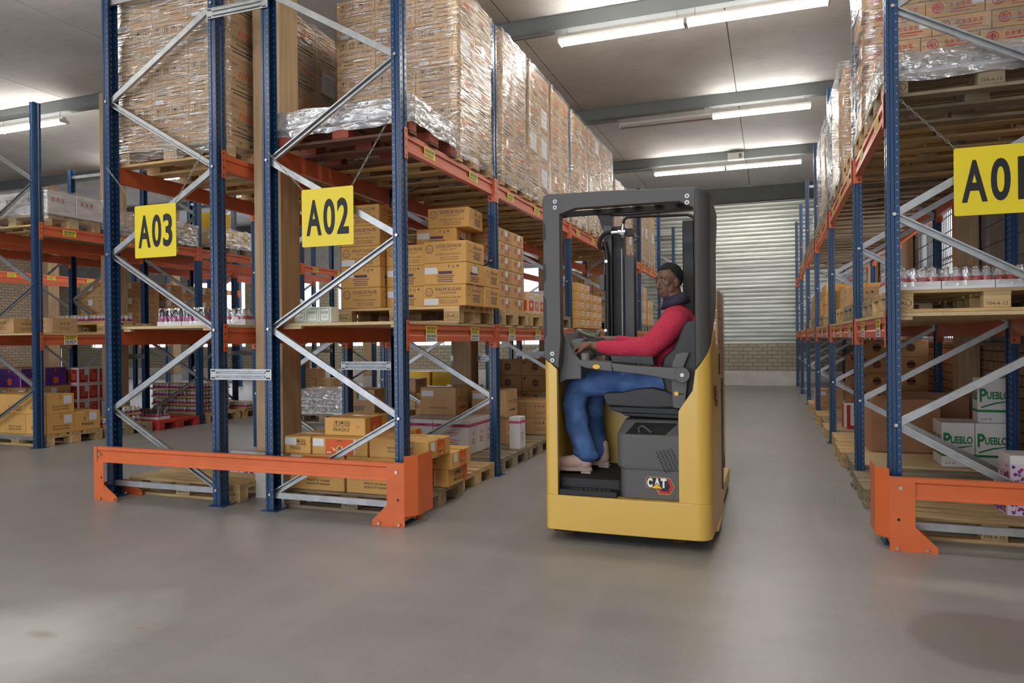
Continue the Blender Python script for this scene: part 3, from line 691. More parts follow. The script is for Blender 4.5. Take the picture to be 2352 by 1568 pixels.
K_oval = carton('oval_logo_carton', .40, .38, .22, mat('dark_cardboard', (166, 122, 78), .75, var=.06, rnd=.08), p_oval, [mat('oval_print', (104, 52, 36), .7), TAPE])
def p_hoi(P):
    for F in 'FL':
        f = P(F); f.ring(.2, .55, .3, 3, .2).ring(.2, .55, .17, 3, .3, 12).rect(.18, .35, .025, .4, 3).rect(.12, .53, .14, .06, 3).glyph(.4, .5, .27, 5, 3, .48).lines(.42, .34, .42, 1, .1, 3, .07).lines(.42, .2, .34, 1, .1, 3, .05)
K_hoi = carton('red_emblem_carton', .372, .28, .129, CARDT, p_hoi, [INKR], tape=False)
K_hoiL = carton('red_emblem_carton', .372, .28, .129, CARDT, p_hoi, [INKR], tape=False, lab=(('F', .78, .5, .2, .45),))
def p_pueblo(P):
    f = P('F'); f.b.text('P', f.p(.05, .47, .0003), f.u, f.v, .30*f.h, .22*f.w, 3, bold=.035); f.b.text('UEBLO', f.p(.27, .53, .0003), f.u, f.v, .17*f.h, .66*f.w, 3, bold=.035); f.poly([(.08, .36), (.5, .46), (.92, .5), (.92, .48), (.5, .42), (.1, .33)], 3); f.rect(0, .24, 1, .055, 3).text('6 X 75', .1, .06, .05, 2, .3)
    l = P('L'); l.b.text('PUEBLO', l.p(.06, .5, .0003), l.u, l.v, .2*l.h, .85*l.w, 3, bold=.035); l.rect(0, .24, 1, .055, 3)
K_pue = carton('wine_carton', .25, .18, .385, CARDW, p_pueblo, [INKG], tape=False)
def p_flor(P):
    random.seed(3)
    for F in 'FL':
        f = P(F); f.rect(.0, .0, 1, .72, 3, -.0004)
        for i in range(80): f.ring(random.uniform(.05, .95), random.uniform(.05, .7)*(.4+.6*random.random()), random.uniform(.02, .06), 4 if i % 3 else 5, .5, 7, .0001*i, True)
        for i in range(12): a = i*pi/6; f.poly([(.5, .36), (.5+.2*math.cos(a), .36+.22*math.sin(a)), (.5+.2*math.cos(a+.16), .36+.22*math.sin(a+.16))], 6, .006)
        f.ring(.82, .3, .14, 7, .16, 16, .007)
K_flo = carton('flower_print_carton', .30, .26, .19, CARDW, p_flor, [mat('lilac_print', (224, 204, 218), .5), INKP, mat('magenta_print', (158, 44, 120), .5), WHITE, INKR], tape=False)
def p_purp(P):
    for F in 'FR': f = P(F); f.rect(.02, .02, .96, .96, 3).text('SWEET CHILLI', .14, .66, .12, 4, .7).ring(.5, .3, .2, 5, .2, 8, .0005, True).poly([(.3, .45), (.36, .25), (.44, .3)], 4, .0005).ring(.5, .86, .08, 5, .3, 8, .0005, True)
K_pur = carton('purple_carton', .46, .36, .28, CARDT, p_purp, [INKP, GREYI, mat('chilli_print', (206, 96, 60), .6)], tape=False)
def p_rw(P):
    for F in 'FR':
        f = P(F)
        for x in (.06, .54): f.rect(x, .1, .4, .8, 3); f.rect(x+.06, .25, .28, .4, 4, .0004).glyph(x+.16, .74, .1, 3, 5, .2).ring(x+.1, .76, .07, 5, .3, 8, .0005).lines(x+.08, .2, .2, 1, .1, 5, .04)
K_rw = carton('red_white_carton', .40, .36, .26, CARDW, p_rw, [INKR, mat('noodle_print', (214, 96, 70), .6), WHITE], tape=False, lab=(('R', .3, .55, .25, .4),))
def p_ycol(P):
    P('F').icons(.4, .35, .35, 2, 'a', 1, False); r = P('R'); r.rect(.55, .35, .4, .55, 4).ring(.75, .66, .2, 3, .3, 10, .0004, True).lines(.58, .3, .3, 1, .1, 3, .08)
K_yc = carton('yellow_carton', .30, .34, .12, CARDY, p_ycol, [INKR, WHITE])
def p_tea(P):
    f = P('F')
    f.frame(.12, .08, .76, .84, 3, .004); f.glyph(.2, .55, .2, 4, 4, .6); f.lines(.3, .4, .4, 2, .09, 3, .02); f.ring(.5, .88, .05, 3, .3, 10)
K_tea = carton('tea_box', .108, .12, .122, mat('pale_green_box', (226, 230, 220), .5), p_tea, [mat('olive_print', (120, 132, 96), .6), GREYI], tape=False)
def p_bag(P):
    for F in 'FR': f = P(F); f.rect(.1, .12, .8, .5, 3).ring(.5, .4, .12, 4, .3, 10, .0005, True).rect(.2, .72, .6, .14, 4)
K_bagA = carton('printed_box', .16, .18, .22, mat('peach_box', (228, 190, 150), .45), p_bag, [mat('orange_red_print', (212, 92, 40), .5), WHITE], tape=False)
K_bagB = carton('printed_box', .16, .18, .22, CARDW, p_bag, [mat('rose_print', (200, 130, 140), .5), mat('yellow_print', (232, 190, 80), .5)], tape=False)
K_rs = carton('open_carton', .42, .30, .30, CARDW, lambda P: (P('F').rect(.0, 0, 1, .14, 3), P('F').rect(0, .14, .1, .86, 3), P('L').rect(.0, 0, .4, 1, 3)), [INKR], tape=False)
K_big = carton('large_plain_carton', .62, .50, .53, mat('pinkish_cardboard', (178, 132, 98), .75, var=.05), lambda P: P('F'), [], tape=True)
K_yel = carton('yellow_box', .38, .37, .26, mat('bright_yellow_box', (236, 190, 26), .5), lambda P: P('F'), [], tape=False)
K_whb = carton('white_box', .40, .40, .30, CARDW, lambda P: [P(F).glyph(.15, .55, .2, 3, 3, .5) for F in 'FR'], [INKR], tape=False)
# ---------------------------------------------------------------- pallets
def pallet(name, wood, stamps=True, code=None, blockmat=None):
    t = thing(name, '', 'pallet'); D = MB()
    for y, w in ((-.4, .145), (-.2275, .1), (-.0725, .145), (.1275, .1), (.255, .145)): D.box(-.6, .6, y, y+w, .122, .144, 0, .002)
    for x in (-.6, -.0725, .455): D.box(x, x+.145, -.4, .4, .100, .1215, 0)
    D.build('deck', wood, t)
    for x, w in ((-.6, .145), (-.0725, .145), (.455, .145)):
        for y, dd in ((-.4, .1), (-.0725, .145), (.3, .1)):
            b = MB().box(x, x+w, y, y+dd, .022, .0995, 0, .003)
            if stamps and y == -.4:
                p = Pr(b, w, dd, .0775, 'F'); p.o = Vector((x, y-.001, .022))
                if x < -.5: p.text('EPAL', .22, .34, .32, 1, .56)
                elif x > .4: p.text('EUR', .25, .34, .34, 1, .5)
                else: p.text(code or '104-4-12', .12, .2, .26, 1, .76)
                if x < -.5 or x > .4:
                    n = 20; c = Vector((x+w/2, y-.001, .061)); o = [c+Vector((.062*math.cos(2*pi*i/n), 0, .032*math.sin(2*pi*i/n))) for i in range(n)]; q = [c+(v-c)*.93 for v in o]; b.add(o+q, [(i, (i+1) % n, n+(i+1) % n, n+i) for i in range(n)], 1)
            b.build('block', [blockmat or wood, STAMP], t)
    for y, w in ((-.4, .1), (-.0725, .145), (.3, .1)): MB().box(-.6, .6, y, y+w, 0, .0218, 0, .002).build('bottom_board', wood, t)
    return Proto(t)
PAL, PALG, PALR, PALD = pallet('pallet', WOOD), pallet('pallet', WOODG), pallet('pallet', WOODR, False), pallet('pallet', WOODD, False, None, WOODB)
PG = 'wooden pallets in the racks'
def pal(kind, x, y, z, label, rz=0): return kind.put((x, y, z), rz, label, PG)
LAY = ['bottom', 'second', 'third', 'fourth', 'fifth', 'sixth', 'seventh', 'eighth', 'ninth', 'tenth', 'top']
def stack(kinds, x0, y0, z0, n, desc, where, group, keep=None, gap=.004, jit=.003, seed=1, names=('left', 'middle', 'right'), step=None, shift=None):
    "rows of cartons; keep(i,j,k) leaves out those nothing of the photo shows"
    rn = random.Random(seed); nx, ny, nz = n; w, d, h = kinds[0].dim; sx, sy, sz = step or (w+gap, d+gap, h+.0015)
    for k in range(nz):
        for j in range(ny):
            for i in range(nx):
                if keep and not keep(i, j, k): continue
                kd = kinds[rn.randrange(len(kinds))]; cn = names[-nx:] if nx <= 3 else ['far left', 'left', 'right', 'far right']
                c = '' if nx == 1 else ' '+(cn[i] if nx != 2 else ('left', 'right')[i]); r = '' if ny == 1 else (' front' if j == 0 else ' rear' if j == ny-1 else ' mid')
                kd.put((x0+sx*i+w/2+(shift(k) if shift else 0)+rn.uniform(-jit, jit)*.3, y0+sy*j+d/2+rn.uniform(-jit, jit)*.3, z0+.001+sz*k), rn.uniform(-jit, jit), f'{desc}, {LAY[min(k, 10)]} layer{c}{r}, {where}', group)
def shell(name, x0, x1, y0, y1, z0, z1, label, m, top=False, amp=.012, seed=0, nz=16, taper=0., group='clear stretch film around pallet loads', sag=None):
    "loose plastic film hugging a load"
    rn = random.Random(seed); n = 12; b = MB(); r = .02; cx, cy = (x0+x1)/2, (y0+y1)/2; rings = []
    per = []
    for (ax, ay, bx, by) in ((x0, y0, x1, y0), (x1, y0, x1, y1), (x1, y1, x0, y1), (x0, y1, x0, y0)):
        for k in range(n): t = k/n; per.append((ax+(bx-ax)*t, ay+(by-ay)*t))
    ph = [rn.uniform(0, 6) for _ in range(6)]
    for kz in range(nz+1):
        tz = kz/nz; z = z0+(z1-z0)*tz; ring = []
        for i, (x, y) in enumerate(per):
            a = amp*(.5+.5*math.sin(i*1.7+ph[0]+tz*9+2*math.sin(tz*14+ph[1])))*rn.uniform(.3, 1)
            corner = min(abs(x-x0), abs(x-x1))+min(abs(y-y0), abs(y-y1))
            nx_, ny_ = (x-cx)/max(abs(x-cx), abs(y-cy), .01), (y-cy)/max(abs(x-cx), abs(y-cy), .01)
            q = 1-taper*tz; zz = z+(sag(x, y, tz) if sag else 0)+(rn.uniform(-.012, .012) if kz in (0, nz) else 0)
            ring.append((cx+(x-cx)*q+nx_*(a+.004)*(abs(nx_) > .7), cy+(y-cy)*q+ny_*(a+.004)*(abs(ny_) > .7), zz))
        rings.append(ring)
    b.loft(rings, 0, False)
    if top:
        c = [Vector(p) for p in rings[-1]]; cc = Vector((cx, cy, z1)); in1 = [p+(cc-p)*.4+Vector((0, 0, rn.uniform(0, amp))) for p in c]; N_ = len(c)
        o = len(b.v); b.add(c+in1+[cc], [(i, (i+1) % N_, N_+(i+1) % N_, N_+i) for i in range(N_)]+[(N_+i, N_+(i+1) % N_, 2*N_) for i in range(N_)], 0)
    o = b.build(name, m, smooth=True); return tag(o, label, 'plastic film', group)
def slot(i, k, y0=0.): return y0+(.13+.85*k if i == 0 else YF[i]+PW+.065+.86*k)       # front of pallet k in bay i
# ---------------------------------------------------------------- jars and bottles in trays
JG = mat('jar_glass', (200, 196, 200), .08, spec=.7); JL = mat('jar_lid', (222, 190, 120), .35, .3); JD = mat('dark_lid', (40, 32, 40), .4); JP = mat('plum_jar_label', (176, 66, 126), .45, var=.3, vscale=30); JR = mat('red_jar_label', (178, 60, 56), .45, var=.25, vscale=30); JK = mat('dark_soy_glass', (52, 34, 44), .12); TRAY = mat('white_tray', (228, 228, 232), .6)
def jar_tray(name, nx, ny, r, h, body, lab, lid, tray=TRAY, th=.04, neck=False, film=True):
    t = thing(name, '', 'tray of jars'); w, d = nx*2.06*r, ny*2.06*r
    b = MB(); b.box(-w/2-.004, w/2+.004, -d/2-.004, d/2+.004, 0, .004); b.box(-w/2-.004, w/2+.004, -d/2-.004, -d/2, .004, th).box(-w/2-.004, w/2+.004, d/2, d/2+.004, .004, th).box(-w/2-.004, -w/2, -d/2, d/2, .004, th).box(w/2, w/2+.004, -d/2, d/2, .004, th); b.build('tray', tray, t)
    jm = None
    for i in range(nx):
        for j in range(ny):
            if jm is None:
                q = MB(); k = .62 if neck else .86
                q.lathe([(0, .005), (r*.96, .005), (r, .02), (r, h*.62 if neck else h*.8), (r*.5 if neck else r*.82, h*.76 if neck else h*.87), (r*.42 if neck else r*.8, h*.9)], n=10, m=0); q.lathe([(r*1.012, .03), (r*1.012, h*.56)], n=10, m=1); q.lathe([(r*(.46 if neck else .86), h*.88), (r*(.46 if neck else .86), h), (0, h)], n=10, m=2)
                jm = q.build('jar', [body, lab, lid], t, smooth=True); jm['kind'] = 'thing'; o = jm
            else: o = jm.copy(); COL.objects.link(o); o.parent = t
            o.location = (-w/2+r*1.03+i*2.06*r, -d/2+r*1.03+j*2.06*r, 0)
    if film:
        f = MB(); e = .006; f.box(-w/2-e, w/2+e, -d/2-e, d/2+e, .001, h+.006, 0, .018); f.build('wrap', FILM2, t)
    p = Proto(t); p.dim = (w+.016, d+.016, h+.01); return p
T_jar = jar_tray('jar_tray', 5, 2, .034, .115, JG, JP, JL, CARD, .03)
T_bot = jar_tray('bottle_tray', 5, 2, .027, .14, JG, JR, mat('silver_cap', (196, 190, 186), .3, .7), TRAY, .05, True)
T_soy = jar_tray('bottle_tray', 5, 2, .025, .15, JK, JP, JD, TRAY, .04, True)
T_can = jar_tray('can_tray', 5, 2, .036, .10, mat('tin_can', (198, 196, 192), .3, .8), mat('grey_can_label', (188, 188, 194), .5, var=.25, vscale=40), mat('can_top', (206, 206, 206), .3, .8), TRAY, .03, False, True)
#T_cup = jar_tray('cup_tray', 5, 2, .036, .09, JG, mat('beige_cup_label', (190, 160, 130), .5), mat('red_lid', (170, 60, 50), .4), CARD, .03)
def trays(T, x0, y0, z0, n, desc, where, group, keep=None, seed=1):
    stack([T], x0, y0, z0, n, desc, where, group, keep, .004, .002, seed)
# ================================================================== LOADS: ROW BESIDE THE TRUCK
TG, SG, NG, HG = 'snack cartons wrapped on the top level', 'palm sugar cartons', 'noodle cartons on the floor pallets', 'small cartons with red emblems'
z2, z1 = Z2T+.002, Z1T+.0245
XR, XL = -.59, -6.81                                                              # pallet centre, row beside the truck
y = slot(0, 0); pal(PALD, XR, y+.4, z2, 'dark red-blocked pallet on the top beams above sign A02')
trays(T_can, -1.15, y+.03, z2+.146, (3, 4, 1), 'tray of tin cans', 'on the red pallet above sign A02', 'trays of tin cans', lambda i, j, k: j == 0 or i == 2)
shell('stretch_film', -1.2, .02, y-.008, y+.805, z2+.075, z2+.275, 'crumpled clear film over the low load of cans above sign A02', FILM3, True, .014, 5, 8)
y = slot(0, 1); pal(PAL, XR, y+.4, z2, 'pallet under the nearest tall carton stack of the truck-side row')
stack([K_cas]*5+[K_casL], -1.18, y+.005, z2+.145, (3, 2, 4), 'brown snack carton', 'tall wrapped stack right of sign A02', TG, lambda i, j, k: j == 0 or i == 2)
shell('stretch_film', -1.19, .012, y-.004, y+.80, z2+.03, 4.36, 'clear film around the nearest tall carton stack of the truck-side row', FILM, False, .010, 11)
for i in range(1, 5):
    for k in range(3):
        if i > 2 and k == 2: continue
        y = slot(i, k); nm = f'{ORD[i]} bay, {("near", "middle", "far")[k]} pallet, top level'
        pal(PAL, XR, y+.4, z2, f'pallet on the top beams, {ORD[i]} bay, {("near", "middle", "far")[k]} one of three, truck-side row')
        nz = 4 if not (i == 3 and k < 2) else 3; zo = (0, -.03, -.02, .0)[(i*3+k) % 4]
        stack([K_cas]*5+[K_casL], -1.18, y+.005, z2+.145, (3, 2, nz), 'snack carton', nm, TG, lambda a, j, q: a == 2 or (j == 0 and (i == 1 and k == 0 or a == 1)), seed=i*5+k)
        shell('stretch_film', -1.19, .012, y-.004, y+.80, z2+.03+zo, z2+.145+.345*nz+.02, f'clear film round the carton stack, {nm}', FILM, False, .012, i*7+k)
# lower level
y = slot(0, 0)
for k in range(3): K_tea.put((-.985+.112*k, .21, z1), .02*k, f'pale green tea box, {("left", "middle", "right")[k]} one of three on the shelf under sign A02', 'pale tea boxes')
y = slot(0, 1); pal(PAL, XR-.005, y+.4, z1, 'pallet stamped EPAL and EUR under the palm sugar cartons'); zz = z1+.146
SW = 'sugar pallet under sign A02'
def sug(kd, x, yy, k, rz, lab): kd.put((x, yy, zz+.1845*k), rz, f'yellow-brown palm sugar carton, {lab}', SG)
for k, kd in enumerate((K_sugA, K_sugC, K_sugB, K_sugA, K_sugB)): sug(kd, -.960+(.004 if k == 0 else 0), y+.2, k, .01*(k % 2), f'{LAY[k]} of five, front left column, {SW}')
for k, kd in enumerate((K_sugC, K_sugC, K_sugA)): sug(kd, -.545, y+.29, k, 0, f'{LAY[k]} of three, middle column, {SW}')
for k, kd in enumerate((K_sugB, K_sugC, K_sugA)): sug(kd, -.125 if k else -.135, y+.2, k, -.008*k, f'{LAY[k]} of three, front right column, {SW}')
for k, kd in enumerate((K_sugA, K_sugA)): sug(kd, -.125, y+.59, k, .01, f'{LAY[k]} of two, rear right column, {SW}')
for k, kd in enumerate((K_sugA, K_sugB, K_sugA, K_sugC, K_sugA)): sug(kd, -.545 if k < 3 else -.42+.12*(k-3), y+.685 if k < 3 else y+.62, k, 0 if k < 3 else .05, f'{LAY[k]} of five, rear middle column, {SW}')
y = slot(1, 0); pal(PAL, XR, y+.4, z1, 'pallet under cartons with round red logos, second bay of the truck-side row')
stack([K_logo], -1.12, y+.005, z1+.146, (3, 2, 6), 'tan carton with red ring logo', 'second bay behind the sugar pallet', 'cartons with red ring logos', lambda i, j, k: (j == 0 or i == 2) and (k < 5 or i == 2), seed=4)
for k in range(5):
    kd = (K_bagA, K_bagB)[k % 2]; kd.put((.06-.17*(k > 2)*0-.0, 0, -5), 0) if False else None
y = slot(1, 1); pal(PAL, XR, y+.4, z1, 'pallet with small printed food boxes, second bay of the truck-side row')
for k, (kd, xx, yy) in enumerate(((K_bagA, -.09, .10), (K_bagB, -.09, .29), (K_bagA, -.09, .48), (K_bagB, -.09, .67), (K_bagB, -.27, .10))): kd.put((xx, y+yy, z1+.146), .05*(k % 3-1), f'small {("peach and orange", "white and rose")[kd is K_bagB]} food box, {ORD[k]} along the aisle edge behind the sugar pallet', 'small printed food boxes')
stack([K_pl2], -1.15, y+.005, z1+.146, (2, 1, 1), 'low brown carton', 'behind the small printed food boxes', 'low brown cartons')
y = slot(1, 2); pal(PALG, XR, y+.4, z1, 'grey pallet with one white carton, second bay of the truck-side row')
K_whb.put((-.25, y+.3, z1+.146), 0, 'white box on the grey pallet seen just left of the truck mast', 'white boxes')
y = slot(2, 0)
K_whs.put((-.31, y+.02, z1), 0, 'slim white carton with pink band beside the yellow carton column behind the truck', 'white cartons with pink bands')
stack([K_yc], -.245, y-.0, z1, (1, 2, 5), 'small yellow-brown carton', 'column seen between truck pillar and mast', 'small yellow-brown cartons', seed=3)
stack([K_yc], -.245, y+.75, z1, (1, 2, 4), 'small yellow-brown carton', 'shorter column behind, third bay', 'small yellow-brown cartons', seed=4)
for i in (3, 4):
    for k in range(2):
        y = slot(i, k); pal(PALG, XR, y+.4, z1, f'grey pallet on the lower shelf, {ORD[i]} bay, {("near", "far")[k]} one, truck-side row')
        stack([K_pl], -.75, y+.01, z1+.146, (2, 2, 3-k), 'plain brown carton', f'{ORD[i]} bay lower shelf, {("near", "far")[k]} pallet', 'plain brown cartons', lambda a, j, q: a == 1 or j == 0, seed=i+k)
# floor
pal(PALG, XR+.02, .17+.4, 0, 'grey floor pallet under the noodle cartons inside the frame with sign A02'); zz = .146
def th(kd, x, yy, k, lab, rz=0): kd.put((x, yy, zz+.1395*k), rz, f'yellow-brown noodle carton, {lab}', NG)
for k in range(3):
    L3 = LAY[k]
    th((K_thB, K_thA, K_thE)[k], (-.87, -.87, -1.045)[k], .37, k, f'{L3} layer front left, floor pallet behind the guard rail')
    th((K_thB, K_thB, K_thA)[k], (-.35, -.35, -.66)[k], .37, k, f'{L3} layer front middle, floor pallet behind the guard rail')
    if k < 2: th((K_thA, K_thB)[k], -.26+.03*k+.09, .76, k, f'{L3} layer rear right, floor pallet behind the guard rail'); th(K_thA, -.72, .76, k, f'{L3} layer rear left, floor pallet behind the guard rail')
th(K_thB, -.145, .37, 2, 'top layer front right, floor pallet behind the guard rail')
th(K_thA, -.6, .765, 2, 'top layer rear, floor pallet behind the guard rail')
K_thC.put((-.70, .50, zz+.1395*3), .06, 'single FRAGILE noodle carton lying on top of the floor stack behind the guard rail', NG)
pal(PAL, XR-.02, 1.03+.37, 0, 'pale empty pallet on the floor behind the noodle cartons')
for i, (yy, nm) in enumerate(((2.0, 'under the white sauce cartons'), (2.86, 'second behind the blue post'), (3.72, 'third behind the blue post'), (4.75, 'fourth behind the blue post'), (5.6, 'fifth, beside the truck'), (6.42, 'sixth, beyond the truck'))):
    pal(PALG, XR-.02, yy+.4, 0, f'old grey floor pallet {nm} in the truck-side row')
stack([K_wh], -1.19, 2.06, .146, (2, 3, 1), 'white sauce carton with pink band', 'floor pallet of the second bay', 'white cartons with pink bands', seed=2)
K_whs.put((-.09, 2.68, .146), 0, 'slim white sauce carton standing alone behind the blue post', 'white cartons with pink bands')
K_prod.put((-.93, 2.64, .4985), .03, 'plain brown carton marked PRODUCT OF THAILAND on the white sauce cartons', 'plain brown cartons'); K_prod.put((-.50, 3.05, .146), 0, 'plain brown carton low behind the white sauce cartons', 'plain brown cartons')
K_prod.put((-.48, 3.02, .448), .02, 'plain brown carton right of the one marked PRODUCT OF THAILAND', 'plain brown cartons')
stack([K_green], -1.2, 3.1, .146, (1, 1, 2), 'brown carton with green and red print', 'behind the white sauce cartons', 'cartons with green print'); stack([K_pl2], -.75, 3.75, .146, (2, 2, 2), 'low brown carton', 'floor pallets of the second bay', 'low brown cartons', seed=6)
stack([K_oval], -1.18, 4.8, .146, (2, 1, 4), 'dark oval-logo carton', 'floor of the third bay left of the truck', 'cartons with dark oval logos', seed=8)
stack([K_pl2], -.365, 4.8, .146, (1, 1, 2), 'low brown carton', 'floor of the third bay beside the oval logo cartons', 'low brown cartons')
# ================================================================== LOADS: ROW BEHIND SIGN A03
XA = -2.26
for k in (0, 1):
    y = slot(0, k); pal(PAL, XA, y+.4, z2, f'pallet on the top beams above sign A03, {("near", "far")[k]} one')
    stack([K_cas]*5+[K_casL], XA-.592, y+.005, z2+.145, (3, 2, 4), 'brown snack carton', f'{("wrapped stack above sign A03", "rear stack seen past the wooden column")[k]}', TG, lambda i, j, q: (j == 0 and k == 0) or i == 2, seed=20+k)
    shell('stretch_film', XA-.602, XA+.602, y-.004, y+.80, z2+.03, 4.36, f'clear film around the {("nearer", "rear")[k]} carton stack above sign A03', FILM, False, .010, 30+k)
pal(PAL, -2.215, .18+.4, 0, 'pale empty pallet on the floor behind the left end of the guard rail'); pal(PAL, -2.2, 1.0+.4, 0, 'second pale pallet on the floor of the left frame, partly hidden by the wooden column')
K_flo.put((-1.95, .75, .146), 0, 'small fruit carton with red and purple print on the pale floor pallet', 'flower print cartons'); MB_ = MB().box(-.2, .2, -.12, .12, 0, .12, 0, .01).box(-.19, .19, -.11, .11, .1205, .124, 1); o = MB_.build('board_offcut', [BOARD, WOOD], loc=(-1.62-.3, 1.35, .146)); tag(o, 'pale block of boards on the second floor pallet of the left frame', 'board')
for k in range(4): T_soy.put((-2.43+.275*(k % 2), .32+.12*(k//2), z1), 0, f'film-wrapped tray of dark bottles on the shelf under sign A03, {("front left", "front right", "rear left", "rear right")[k]}', 'wrapped bottle trays')
T_bot.put((-1.84, .42, z1), 0, 'wrapped tray of small bottles at the right end of the shelf under sign A03', 'wrapped bottle trays')
for i in (1, 2):
    for k in range(2):
        y = slot(i, k)
        if (i, k) != (2, 1): pal(PALG, XA, y+.4, 0, f'grey floor pallet, {ORD[i]} bay, {("near", "far")[k]} one, row behind sign A03')
        pal(PAL, XA, y+.4, z2, f'pallet on the top beams, {ORD[i]} bay, {("near", "far")[k]} one, row behind sign A03')
        stack([K_cas], XA-.592, y+.005, z2+.145, (3, 1, 2), 'snack carton', f'{ORD[i]} bay top, {("near", "far")[k]} pallet, row behind sign A03', TG, seed=40+i+k)
y = slot(1, 0); K_green.put((XA+.36, y+.62, .458), 0, 'brown carton with green print, upper one behind the flat spacer plate', 'cartons with green print'); K_green.put((XA+.36, y+.60, .146), 0, 'brown carton with green print, lower one behind the flat spacer plate', 'cartons with green print')
pal(PALG, -4.28, 5.15+.4, 0, 'floor pallet of film-wrapped cans in the left aisle'); trays(T_can, -4.86, 5.17, .146, (3, 4, 3), 'tray of grey cans', 'wrapped pallet standing in the left aisle', 'trays of tin cans', lambda i, j, k: j == 0 or i == 2 or k == 2); shell('stretch_film', -4.885, -3.675, 5.145, 5.96, .15, .53, 'glossy film over the pallet of cans in the left aisle', FILM3, True, .01, 3, 8)
pal(PALG, XL+.1, 8.0+.4, 0, 'floor pallet under plain cartons beyond the wrapped cans'); stack([K_pl2, K_pl2, K_pl], XL-.4, 8.02, .146, (3, 1, 4), 'plain brown carton', 'far pallet beyond the wrapped cans', 'plain brown cartons', lambda i, j, k: k < 4-i, seed=77)
y = slot(2, 1); pal(PALG, XA, y+.4, 0, 'grey floor pallet under the yellow boxes in the A03 row'); stack([K_pl2], XA-.55, y+.02, .146, (3, 1, 2), 'low brown carton', 'under the two yellow boxes in the A03 row', 'low brown cartons')
for q, nm in ((-.42, 'left'), (.0, 'right')): K_yel.put((XA+q-.1, y+.22, .552), 0, f'bright yellow box on low cartons deep in the A03 row, {nm} one', 'bright yellow boxes')
y = slot(2, 0); stack([K_pl2], XA-.5, y+.01, .146, (2, 1, 3), 'low brown carton', 'floor, third bay of the row behind sign A03', 'low brown cartons', lambda i, j, k: k < 3-i, seed=8); K_green.put((XA+.40, slot(1, 1)+.3, .146), 0, 'brown carton with green label left of the nearest blue post', 'cartons with green print')
# ================================================================== LOADS: LEFT ROWS
XL = -6.81
y = 1.985; pal(PAL, XL, y+.4, 0, 'floor pallet of noodle cartons at the far left edge')
stack([K_thP, K_thQ], XL-.585, y+.01, .146, (3, 2, 2), 'yellow-brown carton', 'floor pallet at the left edge', NG, lambda i, j, k: (j == 0 or i == 2) and (k == 0 or j == 0 or i < 2), seed=2)
pal(PALG, XL, 2.83+.4, 0, 'grey floor pallet of plum jars at left'); trays(T_jar, XL-.55, 2.84, .146, (3, 4, 2), 'tray of plum-coloured jars', 'floor pallet left of the red pallet', 'trays of plum jars', lambda i, j, k: (i == 2 or j == 0) and (k == 0 or j > 1 or i < 2))
pal(PALR, XL+.05, 3.69+.42, 0, 'red painted pallet on the floor of the left row'); 
for k in range(4): T_soy.put((XL+.1+.29*(k % 2), 3.85+.13*(k//2), .146), 0, f'film-wrapped tray of dark bottles on the red floor pallet, {("front left", "front right", "rear left", "rear right")[k]}', 'wrapped bottle trays')
y = slot(1, 0)+2.706; pal(PAL, XL, y+.4, 0, 'floor pallet under the tall stack of plum jars at left'); trays(T_jar, XL-.58, y+.005, .146, (3, 4, 4), 'tray of plum-coloured jars', 'four-high stack in the left row', 'trays of plum jars', lambda i, j, k: j == 0 or i == 2)
pal(PAL, XL+.02, y+.86+.4, 0, 'floor pallet beyond the tall jar stack in the left row'); trays(T_jar, XL-.1, y+.9, .146, (2, 2, 1), 'tray of plum-coloured jars', 'last floor pallet of the left row', 'trays of plum jars')
y = 1.985
stack([K_pl2], XL-.42, y+.03, z1, (1, 1, 1), 'low brown carton', 'shelf at the left edge', 'low brown cartons'); K_pl2.put((XL+.36, y+.3, z1), 0, 'low brown carton on the left shelf beside the blue post', 'low brown cartons')
T_bot.put((XL-.1, y-.02+.0, z1), 0, 'wrapped tray of white-topped bottles on the left shelf', 'wrapped bottle trays') if False else None
pal(PAL, XL, 2.83+.4, z1, 'pallet of plum jars on the left shelf'); trays(T_jar, XL-.5, 2.85, z1+.146, (3, 3, 1), 'tray of plum-coloured jars', 'pallet on the left shelf', 'trays of plum jars', lambda i, j, k: j == 0 or i == 2)
pal(PAL, XL, 1.985+.4, z2, 'top-level pallet with white cartons at the left edge'); stack([K_whb], XL-.58, 1.985, z2+.146, (3, 2, 1), 'white carton with red print', 'top level at the left edge', 'white boxes', lambda i, j, k: j == 0 or i == 2, step=(.408, .41, .302)); shell('stretch_film', XL-.605, XL+.65, 1.965, 2.812, z2+.05, z2+.47, 'clear film around the white cartons at top left', FILM, True, .01, 8)
pal(PALG, XL, 2.86+.4, z2, 'top-level pallet with flat film-wrapped goods at left, nearer one'); pal(PALG, XL, 3.73+.4, z2, 'top-level pallet with flat film-wrapped goods at left, farther one')
for k, yy in enumerate((2.86, 3.73)):
    stack([K_pl2], XL-.57, yy+.01, z2+.146, (3, 2, 1), 'low wrapped carton', f'top level left, {("nearer", "farther")[k]} flat load', 'low brown cartons', lambda i, j, q: j == 0 or i == 2); shell('stretch_film', XL-.605, XL+.64, yy-.006, yy+.80, z2+.02, z2+.36, f'crumpled film over the {("nearer", "farther")[k]} flat load at top left', FILM3, True, .016, 60+k, 8)
y = 5.0; pal(PALG, XL, y+.4, z2, 'top-level pallet under the bright yellow boxes')
for k, (xx, yy, q) in enumerate(((.38, .2, 0), (.36, .2, 1), (-.02, .2, 0), (-.40, .2, 0), (.38, .6, 0))): K_yel.put((XL+xx, y+yy, z2+.146+.262*q), 0, f'bright yellow box on the top level behind sign A03, {("front right lower", "front right upper", "front middle", "front left", "rear right")[k]}', 'bright yellow boxes')
